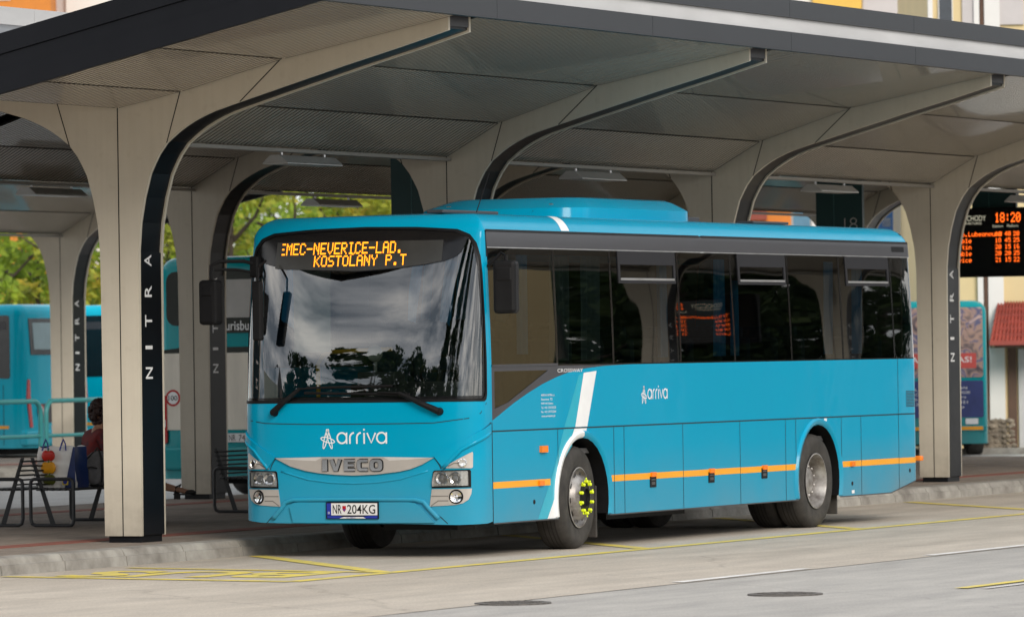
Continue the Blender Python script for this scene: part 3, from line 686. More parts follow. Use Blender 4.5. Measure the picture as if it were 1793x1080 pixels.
# shut lines of the flaps
G = .0018
stroke(body, [(sx(.80), 1.212), (sx(11.95), 1.205), (sx(12.1), 1.205)], .014, G, GAP)
for x, za, zb in ((2.285, .74, 1.21), (3.62, .33, 1.21), (3.87, .33, 1.21), (5.348, .33, 1.21), (6.851, .33, 1.21), (8.1, .33, 1.21), (8.39, .33, 1.21), (9.70, .33, 1.21), (10.28, .33, 1.21), (11.42, .36, 1.83)):
    stroke(body, [(sx(x), za), (sx(x), zb)], .011, G, GAP)
stroke(body, [(SC + .004, .345), (SC + .004, 1.30)], .012, G, GAP)
stroke(body, [(-1.44, 1.40), (-1.3, 1.36), (-1.186, 1.338), (-.982, 1.312), (-.5, 1.300), (0, 1.299), (.5, 1.300), (.866, 1.304), (1.204, 1.344), (1.33, 1.39), (1.42, 1.49)], .009, G, GAP)
for s in (1, -1): stroke(body, [(s * 1.51, 1.297), (s * 1.3, 1.205), (s * 1.09, 1.09), (s * .865, .970)], .016, G, GAP)
for s in (1, -1): stroke(body, [(s * .865, .97), (s * .915, .90), (s * .93, .86)], .010, G, GAP)
for s in (1, -1): stroke(body, [(s * .82, .50), (s * .85, .455), (s * .93, .39), (s * .99, .335)], .009, G, GAP)
body.build('body', BUS)
# pressed bumper panel and arch lips: raised, rounded strips
bp_ = MB()
def pad(loop, off, mat, b): drape(b, [loop], off, mat, rim=off + .002)
pad([(-.66, .345), (-.70, .50), (-.66, .535), (-.6, .545), (.6, .545), (.66, .535), (.72, .50), (.86, .345)], .022, TURQ, bp_)
for s in (1, -1):
    pad([(s * p_[0], p_[1]) for p_ in [(.86, .985), (1.09, 1.105), (1.3, 1.215), (1.49, 1.285), (1.49, 1.215), (1.30, 1.135), (1.13, 1.05), (.95, .875)]][::s], .016, TURQ, bp_)
def bead(pts, r, off):
    P = []
    for i in range(len(pts) - 1):
        for j in range(4): P.append(tuple(pts[i][k] + (pts[i + 1][k] - pts[i][k]) * j / 4 for k in (0, 1)))
    P.append(pts[-1]); bp_.tube([skin(*q) + snm(*q) * off for q in P], r, TURQ, 8)
bead([(-.90, .385), (-.80, .485), (-.75, .545), (-.66, .568), (0, .572), (.66, .568), (.75, .545), (.80, .485), (.90, .385)], .024, .004)
bead([(-.80, .845), (-.5, .765), (-.25, .735), (0, .725), (.25, .735), (.5, .765), (.80, .845)], .012, -.004)
for s in (1, -1): bead([(s * .955, .872), (s * 1.13, 1.046), (s * 1.30, 1.13), (s * 1.47, 1.20)], .02, .006)
bp_.build('bumper', BUS)
for c, nm in ((ARF, 0), (ARR_, 1)):
    m_ = MB(); o_ = archpts(c, .34, 24, r=c[2] + .075); i_ = archpts(c, .34, 24)
    n_ = len(o_)
    lay = ((0, 0), (.25, .022), (.75, .026), (1, .0))
    for k in range(n_ - 1):
        for a in range(3):
            def P_(j, q): f, h = q; x = i_[j][0] + (o_[j][0] - i_[j][0]) * f; z = i_[j][1] + (o_[j][1] - i_[j][1]) * f; return (x, -h, z)
            m_.face([P_(k, lay[a]), P_(k + 1, lay[a]), P_(k + 1, lay[a + 1]), P_(k, lay[a + 1])], WHITE if (nm == 0 and k < 12) else TURQ)
        p0, p1 = i_[k], i_[k + 1]
        m_.face([(p0[0], 0, p0[1]), (p1[0], 0, p1[1]), (p1[0], .45, p1[1]), (p0[0], .45, p0[1])], BLK)
    m_.build('wheel_arch', BUS, smooth=50)
# livery: white and light blue sweep, orange stripe, lettering
lv = MB()
lvs = {}
def dp(pts, off, mat): lv = lvs.setdefault(mat.name, MB()); drape(lv, [[(sx(x), z) for x, z in pts]], off, mat)
dp([(2.80, 1.735), (2.92, 1.755), (2.70, 1.22), (2.44, 1.22)], .0012, LBLUE)
dp([(2.92, 1.757), (3.225, 1.773), (2.985, 1.22), (2.70, 1.22)], .0012, WHITE)
dp([(2.43, 1.204), (2.68, 1.204), (2.615, 1.035), (2.42, .90), (2.305, .72), (2.27, .50), (2.10, .33), (1.80, .33), (2.18, .80)], .0012, LBLUE)
dp([(2.68, 1.204), (2.97, 1.204), (2.94, 1.135), (2.80, 1.13), (2.62, 1.075), (2.45, .955), (2.52, 1.02)], .0018, WHITE)
dp([(2.255, .60), (2.30, .72), (2.27, .60), (2.245, .44), (2.27, .33), (2.02, .33)], .0018, WHITE)
for a, c_ in ((.80, 2.10), (3.48, 3.615), (3.628, 3.865), (3.877, 5.342), (5.354, 6.845), (6.857, 8.385), (8.397, 8.43), (9.63, 9.695), (9.705, 10.275), (10.285, 11.415), (11.425, 11.98)):
    za = .693 - .0012 * a; dp([(a, za - .034), (c_, za - .034), (c_, za + .030), (a, za + .030)], .0015, YEL)
for k_, nm in (('light_blue_stripe', 'light_blue_stripe'), ('white_film', 'white_stripe'), ('orange_film', 'orange_stripe')): lvs[k_].build(nm, BUS)
ws_ = MB(); drape(ws_, [[(sx(2.55), 3.17), (sx(2.74), 3.17), (sx(2.66), 3.42), (sx(2.49), 3.42)]], .0015, WHITE); ws_.build('roof_stripe', BUS)
def ell(cx, cz, a, b_, rot, n=26): return [(cx + a * math.cos(t_ * 2 * math.pi / n) * math.cos(R(rot)) - b_ * math.sin(t_ * 2 * math.pi / n) * math.sin(R(rot)), cz + a * math.cos(t_ * 2 * math.pi / n) * math.sin(R(rot)) + b_ * math.sin(t_ * 2 * math.pi / n) * math.cos(R(rot))) for t_ in range(n)]
def wordmark(name, u0, z0, h, uw, label=None):
    """interlaced loop emblem followed by the round lower case word; h = emblem height, uw = stretch along u"""
    b = MB(); wd = h * .055; X = lambda pts: [(u0 + a * h * uw, z0 + c_ * h) for a, c_ in pts]
    for cx, rot in ((.27, 74), (.47, 106)): stroke(b, X(ell(cx, .5, .52, .085, rot)), wd, .003, WHITE, True)
    stroke(b, X(ell(.38, .44, .40, .12, -14)), wd, .0036, WHITE, True)
    w2 = h * .088; x = .93; k = .27      # x-height radius
    def a_(x): stroke(b, X(arc(x + k, .54, k, 0, 350, 22)), w2, .003, WHITE, True); stroke(b, X([(x + 2 * k, .82), (x + 2 * k, .24)]), w2, .0034, WHITE)
    def r_(x): stroke(b, X([(x, .24), (x, .55)] + arc(x + .26, .55, .26, 180, 95, 8)), w2, .003, WHITE)
    a_(x); x += .73; r_(x); x += .40; r_(x); x += .42
    stroke(b, X([(x, .24), (x, .80)]), w2, .003, WHITE); stroke(b, X([(x, .92), (x, 1.01)]), w2, .003, WHITE); x += .17
    stroke(b, X([(x, .80), (x + .24, .28), (x + .48, .80)]), w2, .003, WHITE); x += .56
    a_(x); return b.build(name, BUS)
wordmark('company_lettering', -.345, 1.064, .187, 1.01)
wordmark('company_lettering', sx(4.31), 1.43, .175, .99)
b = MB(); b.text('CROSSWAY', lambda u, v: dmap(.006)(sx(2.29) + u, 1.766 + .000 * u + v), WHITE, w=.60, h=.036)
o = b.build('model_lettering', BUS)
b = MB()
for i, s_ in enumerate(('ARRIVA NITRA a.s.', 'Sturova 72', '949 44 Nitra', 'Tel. +421 37/6550255', 'Fax. +421 37/7722564', 'www.arrivanitra.sk')):
    b.text(s_, lambda u, v: dmap(.002)(sx(1.91) + u, 1.535 - i * .041 + v), WHITE, w=.26 + .008 * (len(s_) - 10), h=.022)
b.build('address_lettering', BUS)

# windscreen, its black frit and the destination display
g = MB(); drape(g, [WSO], -.012, WS); g.build('windscreen', BUS)
fr = MB()
def inset(pl, d):
    cx = sum(p[0] for p in pl) / len(pl); cz = 2.3
    return [(p[0] - d * (1 if p[0] > 0 else -1) * min(1, abs(p[0]) / .6), p[1] - d * (1 if p[1] > cz else -1) * min(1, abs(p[1] - cz) / .55)) for p in pl]
drape(fr, [WSO, inset(WSO, .028)], .003, BLK)
MASK = [(-1.33, 2.93), (-1.215, 2.90), (-1.05, 2.855), (-.876, 2.823), (-.48, 2.793), (-.093, 2.775), (.02, 2.776), (.413, 2.798), (.70, 2.828), (.91, 2.861), (1.04, 2.905), (1.094, 2.951), (1.14, 3.03), (1.168, 3.11), (1.04, 3.152), (.6, 3.182), (0, 3.196), (-.6, 3.182), (-1.04, 3.152), (-1.17, 3.105), (-1.25, 3.03)]
drape(fr, [MASK], -.006, BLACK)
for s in (1, -1): drape(fr, [[(s * 1.41, 1.53), (s * 1.375, 1.53), (s * 1.36, 2.2), (s * 1.30, 2.75), (s * 1.21, 3.04), (s * 1.27, 3.02), (s * 1.33, 2.85), (s * 1.36, 2.70), (s * 1.395, 2.2)][::s]], -.006, BLACK)
drape(fr, [[(-1.40, 1.525), (1.40, 1.525), (1.39, 1.56), (-1.39, 1.56)]], -.006, BLACK)
fr.build('windscreen_frame', BUS)
dsp = MB(); drape(dsp, [[(-.985, 2.822), (-.86, 2.812), (-.48, 2.80), (-.09, 2.783), (.02, 2.784), (.413, 2.806), (.70, 2.836), (.885, 2.866), (.895, 3.066), (-.985, 3.078)]], -.004, M('display_panel', (.035, .035, .033), .18, var=.15, vscale=6)); DS = dsp.build('destination_display', BUS)
b = MB()
led_text(b, 'EMEC-NEVERICE-LAD.', lambda u, v: dmap(.0)(-.945 + u, 3.065 + v), .01305, .0165, LED, .92, skip=2)
led_text(b, 'KOSTOLANY P.T', lambda u, v: dmap(.0)(-.535 + u, 2.938 + v), .0134, .0152, LED, .92)
for du, dv in ((0, 0), (1, -1), (2, -1), (3, 0)): b.face([dmap(.0)(-.535 + (30 + du) * .0134 + q[0], 2.952 + dv * .010 + q[1]) for q in ((0, 0), (.0125, 0), (.0125, .012), (0, .012))], LED)
b.build('display_text', DS)

# side glazing
def pane(x0, x1, v0=1.845, v1=2.98, poly=None):
    b = MB(); drape(b, [poly or rect(x0, v0, x1, v1)], -.004, SG); return b.build('side_window', BUS)
PANES = [(.81, 2.295), (2.315, 3.64), (3.66, 5.325), (5.345, 6.755), (6.775, 8.315), (8.335, 9.795), (9.815, 11.335), (11.355, 12.06)]
wins = [pane(*p) for p in PANES]; HOPF = M('hopper_frame', (.022, .022, .025), .55, spec=.12, var=.1)
b = MB(); drape(b, [[(-sx(11.9), 1.85), (-sx(1.0), 1.85), (-sx(1.0), 2.95), (-sx(11.9), 2.95)]], -.004, SG); b.build('kerbside_window', BUS)
gp = MB()
for a, c_ in zip(PANES[:-1], PANES[1:]): drape(gp, [rect(a[1] - .012, 1.84, c_[0] + .012, 2.985)], -.002, BLACK)
stroke(gp, [(sx(.80), 1.840), (sx(12.06), 1.840)], .014, .001, BLACK); stroke(gp, [(sx(12.065), 1.84), (sx(12.065), 2.98)], .02, .001, BLACK)
gp.build('window_seal', BUS)
for k in (2, 4, 6):
    x0, x1 = PANES[k][0] + .18, PANES[k][1] - .05
    hp = MB(); drape(hp, [rect(x0, 2.655, x1, 2.982), rect(x0 + .05, 2.712, x1 - .05, 2.845)], .006, HOPF, rim=.012); F_ = hp.build('vent_frame', wins[k])
    q = MB(); drape(q, [rect(x0 + .045, 2.686, x1 - .045, 2.708)], .012, ALU, rim=.01); q.build('vent_sill', wins[k])
bd = MB(); drape(bd, [[(sx(.80), 2.992), (sx(11.97), 2.992), (sx(12.04), 3.03), (sx(12.06), 3.08), (sx(12.06), 3.142), (sx(.80), 3.142)]], .005, DGREY, rim=.01)
stroke(bd, [(sx(.79), 3.150), (sx(12.06), 3.150)], .022, .010, BLK); stroke(bd, [(sx(.80), 2.987), (sx(11.98), 2.987)], .010, .007, ALU)
drape(bd, [rect(11.42, 3.045, 11.80, 3.105)], .0065, BLK)
drape(bd, [[(sx(.76), 2.9), (sx(.81), 2.9), (sx(.81), 3.15), (sx(.78), 3.15)]], .004, BLK)
bd.build('upper_side_trim', BUS)
# low black swoosh with the driver's lower glass
sw = MB(); S2 = [(x, z + .001) for x, z in SWOOSH]
drape(sw, [[(sx(x), z) for x, z in S2 + [(4.14, 1.838), (.80, 1.838)]], [(sx(.86), 1.43), (sx(.86), 1.79), (sx(2.08), 1.79), (sx(1.15), 1.485)]], .0005, DGREY)
stroke(sw, [(sx(.80), 1.843), (sx(2.30), 1.846)], .022, .008, DGREY); sw.build('door_line_trim', BUS)
b = MB(); drape(b, [[(sx(.86), 1.43), (sx(.86), 1.79), (sx(2.08), 1.79), (sx(1.15), 1.485)]], -.004, SG); b.build('quarter_light', BUS)

# front lamps
def lampset(s):
    t_ = MB(); sc = lambda pl: [(s * a, c_) for a, c_ in pl][::s]
    drape(t_, [sc([(.848, .836), (.868, .848), (1.21, .853), (1.222, .84), (1.222, .682), (.835, .677), (.836, .72)])], .004, BLK, rim=.01)
    h = t_.build('headlight', BUS)
    r_ = MB(); drape(r_, [sc([(.866, .828), (.885, .838), (1.185, .842), (1.192, .832), (1.192, .70), (.848, .695), (.846, .74)])], .007, LAMPBODY); r_.build('reflector', h)
    for u, z, rr in ((.937, .768, .056), (1.07, .768, .053)):
        n = snm(s * u, z); c_ = skin(s * u, z)
        l_ = MB(); l_.lathe([(rr + .012, .006), (rr + .006, .016), (rr, .012), (rr * .55, .002), (.0, .001)], c_ + n * .004, n, CHROME, 24); l_.build('lamp_ring', h)
        l_ = MB(); l_.lathe([(rr * .6, .008), (rr * .35, .022), (0, .026)], c_ + n * .004, n, M('projector_lens', (.25, .27, .28), .05, spec=1, var=.1), 20); l_.build('lens', h)
    d_ = MB()
    for i in range(9): u = .90 + i * .028; d_.box(tuple(skin(s * u, .712) - Vector((.022, .010, .008))), tuple(skin(s * u, .712) + Vector((0, .010, .008))), M('led_row', (.8, .8, .78), .2, var=.05))
    d_.build('running_lights', h)
    gz = MB(); drape(gz, [sc([(.866, .828), (.885, .838), (1.185, .842), (1.192, .832), (1.192, .70), (.848, .695), (.846, .74)])], .032, MATS.get('lamp_cover') or glass('lamp_cover', (.9, .9, .9), .05), rim=.026); gz.build('cover_glass', h)
    # silver bezels above and below
    u_ = MB(); drape(u_, [sc([(.94, .868), (1.10, .955), (1.20, 1.005), (1.238, 1.022), (1.243, 1.01), (1.240, .875), (1.225, .865)])], .008, SILV, rim=.014)
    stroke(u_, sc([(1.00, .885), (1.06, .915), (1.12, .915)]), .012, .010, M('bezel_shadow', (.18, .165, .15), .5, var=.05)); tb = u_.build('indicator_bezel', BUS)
    n = snm(s * 1.142, .918); i_ = MB(); i_.lathe([(.044, .0), (.042, .016), (.034, .02), (.030, .012), (0, .010)], skin(s * 1.142, .918) + n * .008, n, CHROME, 24); i_.build('indicator', tb)
    f_ = MB(); drape(f_, [sc([(.836, .667), (1.228, .670), (1.222, .62), (1.195, .565), (1.14, .53), (1.07, .515), (.95, .508), (.812, .502)])], .008, SILV, rim=.014)
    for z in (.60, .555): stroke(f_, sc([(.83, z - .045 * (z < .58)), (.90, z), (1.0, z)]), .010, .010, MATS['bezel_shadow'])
    fb = f_.build('fog_lamp_bezel', BUS)
    n = snm(s * 1.077, .594); i_ = MB(); c_ = skin(s * 1.077, .594) + n * .008
    i_.lathe([(.070, .0), (.066, .010), (.056, .008), (.050, .0)], c_, n, BLK, 28); i_.lathe([(.055, .010), (.04, .004), (.018, .0), (0, .012)], c_, n, CHROME, 28); i_.build('fog_lamp', fb)
lampset(1); lampset(-1)
# silver smile badge with chrome letters
bg_ = MB(); UP = [(-.862, .974), (-.352, .983), (.32, .981), (.862, .970)]; LO = [(.742, .905), (.62, .862), (.501, .838), (.25, .812), (.007, .803), (-.2, .812), (-.366, .826), (-.52, .85), (-.684, .893)]
drape(bg_, [UP + LO], .018, SILV, rim=.022)
for s in (1, -1): drape(bg_, [[(s * a, c_) for a, c_ in [(.845, .970), (.33, .980), (.40, .945), (.6, .953)]][::s]], .0195, M('bright_silver', (.68, .67, .65), .3, metal=.3, var=.05))
BD = bg_.build('front_badge', BUS)
def badge_letter(polys, u0, w_, holes=()):
    b = MB(); mp = lambda p: (u0 + p[0] * w_, .846 + p[1] * .112)
    drape(b, [[mp(p) for p in polys]] + [[mp(p) for p in h] for h in holes], .034, CHROME, rim=.012, cuts=False)
    for l in [polys] + list(holes): stroke(b, [mp(p) for p in l], .016, .0215, BLK, True)
    b.build('badge_letter', BD)
badge_letter([(0, 0), (1, 0), (1, 1), (0, 1)], -.322, .055)
badge_letter([(0, 1), (.32, 1), (.52, .38), (.70, 1), (1, 1), (.66, 0), (.36, 0)], -.242, .13)
badge_letter([(0, 0), (1, 0), (1, .22), (.36, .22), (.36, .4), (.92, .4), (.92, .6), (.36, .6), (.36, .78), (1, .78), (1, 1), (0, 1)], -.085, .115)
badge_letter([(.25, 0), (1, 0), (1, .24), (.42, .24), (.36, .32), (.36, .68), (.42, .76), (1, .76), (1, 1), (.25, 1), (.06, .88), (0, .68), (0, .32), (.06, .12)], .055, .115)
badge_letter(rrect(0, 0, 1, 1, .3), .195, .135, [rrect(.32, .22, .68, .78, .15)[::-1]])
# number plate
np_ = MB(); drape(np_, [[(-.283, .385), (.283, .385), (.283, .545), (-.283, .545)]], .040, BLK, rim=.03); NP = np_.build('number_plate', BUS)
NAVY = M('plate_blue', (.012, .03, .30), .4, var=.05)
b = MB(); PO = dmap(.0415); drape(b, [[(-.226, .42), (.274, .42), (.274, .536), (-.226, .536)]], .0412, M('plate_white', (.72, .72, .72), .35, var=.05)); drape(b, [[(-.275, .42), (-.226, .42), (-.226, .536), (-.275, .536)]], .0412, NAVY)
drape(b, [[(-.27, .39), (.275, .39), (.275, .415), (.18, .415), (.13, .405), (-.10, .405), (-.14, .415), (-.27, .415)]], .0412, NAVY); drape(b, [[(-.14, .389), (.15, .389), (.12, .403), (-.09, .403)]], .0414, MATS['plate_white']); b.build('plate_face', NP)
b = MB(); b.text('NR', lambda u, v: dmap(.043)(-.208 + u, .433 + v), BLK, w=.095, h=.088, off=.006); b.text('204KG', lambda u, v: dmap(.043)(-.052 + u, .433 + v), BLK, w=.305, h=.088, off=.006)
b.text('SK', lambda u, v: dmap(.043)(-.262 + u, .432 + v), WHITE, w=.024, h=.022); b.text('CUBEX', lambda u, v: dmap(.043)(-.06 + u, .3915 + v), NAVY, w=.10, h=.010); b.build('plate_characters', NP)
b = MB(); drape(b, [[(-.103, .51), (-.064, .51), (-.064, .475), (-.083, .45), (-.103, .475)]], .043, RED); drape(b, [[(-.096, .48), (-.07, .48), (-.083, .455)]], .0438, NAVY); b.build('crest', NP)

# wipers and mirrors
def wiper(p0, p1, p2, p3):
    pt = lambda q, o_: skin(*q) + snm(*q) * o_
    b = MB(); b.lathe([(.0, .05), (.032, .045), (.04, .0)], pt(p0, .0), snm(*p0), BLK, 14); b.tube([pt(p0, .04), pt(((p0[0] * .6 + p1[0] * .4), (p0[1] * .6 + p1[1] * .4)), .055), pt(p1, .05)], [.034, .028, .018], BLK, 8); WW = b.build('wiper', BUS)
    b = MB(); b.tube([pt(p2, .025), pt(((p2[0] + p3[0]) / 2, (p2[1] + p3[1]) / 2), .025), pt(p3, .025)], .014, BLK, 6); b.tube([pt(p1, .05), pt((p1[0] * .5 + (p2[0] + p3[0]) * .25, (p1[1] + p2[1]) / 2 + .004), .04)], .009, BLK, 6); b.build('wiper_blade', WW)
wiper((-.865, 1.417), (-.565, 1.640), (-.50, 1.650), (.43, 1.662)); wiper((.923, 1.413), (.52, 1.590), (-.52, 1.602), (.62, 1.578))
def mirror(name, armpts, c, sz, rz):
    b = MB(); b.tube(armpts, .018, BLK, 8); o = b.build('mirror_arm', BUS)
    b = MB(); hx, hy, hz = sz; b.box((-hx, -hy, -hz), (hx, hy, hz), BLK, .035)
    b.box((-hx - .006, -hy + .03, .05), (hx, hy - .03, hz - .06), BLK, .02)
    m_ = b.build('mirror_housing', o); m_.location = c; m_.rotation_euler = (0, 0, rz)
    g_ = MB(); g_.box((hx + .001, -hy + .025, -hz + .03), (hx + .004, hy - .025, hz - .05), CHROME); g2 = g_.build('mirror_glass', o); g2.location = c; g2.rotation_euler = (0, 0, rz)
    return o
mirror('r', [(.70, 2.46, 2.86), (.55, 2.56, 2.90), (.36, 2.72, 2.90), (.30, 2.79, 2.86), (.30, 2.79, 2.70)], (.30, 2.795, 2.50), (.075, .105, .22), R(-10))
b = MB(); b.tube([(.72, 2.46, 2.78), (.5, 2.62, 2.82), (.32, 2.77, 2.82)], .014, BLK, 8); b.box((.62, 2.44, 2.74), (.74, 2.54, 2.95), BLK, .02); b.build('mirror_bracket', BUS)
mirror('l', [(.80, .03, 2.80), (.85, -.10, 2.93), (.80, -.17, 2.90), (.80, -.17, 2.75)], (.80, -.17, 2.60), (.08, .115, .255), R(8))
b = MB(); b.tube([(.52, 2.30, 2.90), (.36, 2.30, 2.83), (.33, 2.29, 2.66)], .012, BLK, 6); b.box((.29, 2.24, 2.12), (.36, 2.34, 2.70), BLK, .02); b.build('kerb_mirror', BUS)

# wheels
def wheel(cx, cy, steer=0, nuts=False, deep=False, dual=False):
    t_ = bpy.data.objects.new('wheel', None)
    w_ = MB(); r = .515; yo = -1
    def tyre(y0):
        prof = [(.295, .0), (.33, -.012), (.42, -.022), (.475, -.014), (.502, .012), (.515, .05), (.518, .10), (.518, .19), (.515, .24), (.50, .28), (.45, .30), (.30, .29)]
        w_.lathe(prof, (0, y0, 0), (0, 1, 0), RUB, 56)
        for gy in (.075, .115, .155, .2): w_.lathe([(.5195, gy), (.5195, gy + .012)], (0, y0, 0), (0, 1, 0), SEAM, 56)
    tyre(0)
    if dual: tyre(.34)
    W_ = w_.build('wheel', BUS, smooth=40); W_.location = (cx, cy, .515); W_.rotation_euler = (0, 0, steer)
    b = MB()
    if deep: b.lathe([(.300, -.012), (.305, -.02), (.29, -.022), (.28, .0), (.262, .06), (.25, .11), (.24, .14), (.16, .155), (.15, .15), (.145, .08), (.11, .06), (.0, .055)], (0, 0, 0), (0, 1, 0), RIM, 48)
    else: b.lathe([(.300, -.012), (.305, -.02), (.292, -.022), (.285, .005), (.262, .03), (.245, .035), (.215, -.045), (.18, -.075), (.13, -.08), (.095, -.06), (.09, -.02), (.0, -.015)], (0, 0, 0), (0, 1, 0), RIM, 48)
    rr_ = b.build('rim', W_, smooth=35)
    h = MB()
    for k in range(10):
        a = 2 * math.pi * k / 10 + .1; rad = .20 if deep else .232
        h.lathe([(.028, -.001), (.0, -.001)], (rad * math.cos(a), .138 if deep else -.012, rad * math.sin(a)), (0, -1, -.3 * 0), BLACK, 12)
    h.build('hand_hole', W_)
    n_ = MB()
    for k in range(10):
        a = 2 * math.pi * (k + .5) / 10; p = (.1575 * math.cos(a), .10 if deep else -.078, .1575 * math.sin(a))
        n_.lathe([(.017, 0), (.017, -.032), (.012, -.04), (0, -.04)], p, (0, 1, 0), NUT if nuts else RIM, 8)
        if nuts: q = (.187 * math.cos(a + .05), -.092, .187 * math.sin(a + .05)); n_.box((q[0] - .010, q[1] - .012, q[2] - .010), (q[0] + .010, q[1], q[2] + .010), NUT, .004)
    n_.build('wheel_nuts', W_)
    if not deep:
        k_ = MB(); k_.lathe([(.155, -.083), (.11, -.0835), (.09, -.1), (.085, -.07), (0, -.06)], (0, 0, 0), (0, 1, 0), BLK, 32); k_.build('hub', W_)
    return W_
wheel(2.86, .06, R(5), nuts=True); wheel(9.03, .05, deep=True, dual=True)
W3 = wheel(2.86, 2.53, R(180 + 5)); W4 = wheel(9.03, 2.53, R(180), deep=True, dual=True)
b = MB(); b.box((3.30, .06, .10), (3.33, .45, .62), RUB, .01); b.build('mud_flap', BUS); b = MB(); b.box((9.68, .06, .13), (9.71, .55, .62), RUB, .01); b.build('mud_flap', BUS)
# underframe
b = MB(); b.box((.75, .16, .34), (2.1, 2.44, .42), BLK); b.box((3.65, .12, .34), (8.35, 2.48, .42), BLK); b.box((9.8, .14, .36), (11.6, 2.46, .44), BLK); b.box((2.05, .48, .5), (3.7, 2.12, .95), BLK); b.box((8.3, .72, .5), (9.8, 1.88, .95), BLK)
b.box((.62, .3, .27), (1.0, 1.1, .36), BLK); b.box((4.5, .5, .24), (6.5, 2.1, .36), BLK); b.tube([(2.86, .3, .5), (2.86, 2.3, .5)], .07, BLK); b.tube([(9.03, .3, .5), (9.03, 2.3, .5)], .12, BLK); b.box((7.0, .9, .28), (8.0, 1.7, .36), BLK); b.build('underframe', BUS)
b = MB(); stroke(b, [(sx(.80), .322), (sx(2.27), .322)], .012, .004, DGREY); stroke(b, [(sx(3.49), .322), (sx(8.44), .322)], .012, .004, DGREY); stroke(b, [(sx(9.63), .322), (sx(11.16), .322), (sx(12.0), .45)], .012, .004, DGREY); b.build('skirt_edge', BUS)
# latches, side markers, filler, vent grille
for x, z in ((4.57, .625), (6.07, .632), (7.495, .638)):
    b = MB(); drape(b, [rect(x - .075, z - .055, x + .075, z + .055)], .008, BLK, rim=.01); L_ = b.build('flap_latch', BUS)
    b = MB(); drape(b, [rect(x - .045, z - .03, x + .045, z + .0)], .009, M('latch_steel', (.10, .10, .10), .35, metal=.5, var=.2)); drape(b, [rect(x - .05, z + .015, x + .05, z + .03)], .0092, MATS['latch_steel']); b.build('handle', L_)
for x, z in ((1.87, .684), (4.57, .70), (6.07, .70), (7.495, .70), (10.0, .676)):
    b = MB(); drape(b, [rect(x - .055, z - .024, x + .055, z + .024)], .022, AMBER, rim=.022); b.build('side_marker', BUS)
b = MB(); drape(b, [rect(1.86, .985, 2.0, 1.05)], .03, AMBER, rim=.03); b.build('side_indicator', BUS)
b = MB(); b.box((12.05, -.02, .66), (12.14, .08, .72), AMBER, .012); b.build('rear_marker', BUS)
for x, z in ((1.72, .505), (10.0, .46), (11.75, .56)):
    b = MB(); b.lathe([(.024, 0), (.020, .006), (0, .007)], (x, 0, z), (0, -1, 0), BLK, 14); b.build('filler_cap', BUS)
b = MB()
for i in range(11): stroke(b, [(sx(11.66), 1.292 + i * .017), (sx(11.96), 1.290 + i * .017)], .008, .003, GAP)
b.build('vent_grille', BUS)
b = MB(); drape(b, [rect(9.2, 1.165, 9.28, 1.195)], .002, WHITE); drape(b, [rect(9.98, .35, 10.06, .385)], .002, WHITE); drape(b, [rect(2.88, 1.155, 2.92, 1.17)], .0022, DGREY); b.build('small_sticker', BUS)

# roof unit, hatches, aerial
def loft(b, secs, mat):
    n = len(secs[0]); V = [p for s_ in secs for p in s_]; F = []
    for i in range(len(secs) - 1):
        for k in range(n): F.append((i * n + k, i * n + (k + 1) % n, (i + 1) * n + (k + 1) % n, (i + 1) * n + k))
    F.append(tuple(range(n))[::-1]); F.append(tuple((len(secs) - 1) * n + k for k in range(n))); b.mesh(V, F, mat)
def sec(x, y0, y1, z0, z1, ch): return [(x, y0, z0), (x, y1, z0), (x, y1, z1 - ch), (x, y1 - ch * 1.6, z1), (x, y0 + ch * 1.6, z1), (x, y0, z1 - ch)]
def plan(z, f, r0, x1, yi): return [(p[0], p[1], z) for p in rrect(f, .36 + yi, x1, 2.24 - yi, r0, 5)]
b = MB(); loft(b, [plan(3.30, 3.58, .34, 6.66, 0), plan(3.43, 3.62, .34, 6.65, 0), plan(3.445, 3.66, .33, 6.64, .02), plan(3.52, 3.92, .30, 6.56, .15), plan(3.545, 4.02, .28, 6.50, .22)], TURQ); RU = b.build('air_conditioner', BUS, smooth=24)
b = MB()
for y in (.72, 1.88): b.lathe([(.035, 0), (.03, .012), (0, .016)], (3.74, y, 3.447), (-1, 0, .6), ALU, 14)
for x in (4.4, 5.3, 6.1): b.lathe([(.018, 0), (0, .012)], (x, .40, 3.43), (0, -.6, 1), BLK, 10)
for y in (.86, 1.72): b.tube([(3.60, y, 3.40), (3.80, y, 3.472), (4.03, y, 3.53)], .004, GAP, 4)
b.build('unit_fasteners', RU)
for p_, q_ in (((1.05, .62, 3.335), (2.3, .80, 3.37)), ((7.0, .8, 3.34), (7.7, 1.8, 3.40)), ((8.6, .55, 3.34), (9.6, .75, 3.37))): b = MB(); b.box(p_, q_, DGREY, .01); b.build('roof_hatch', BUS)
b = MB(); b.tube([(1.55, .5, 3.35), (1.9, .52, 3.75)], [.006, .003], BLK, 6); b.build('aerial', BUS)

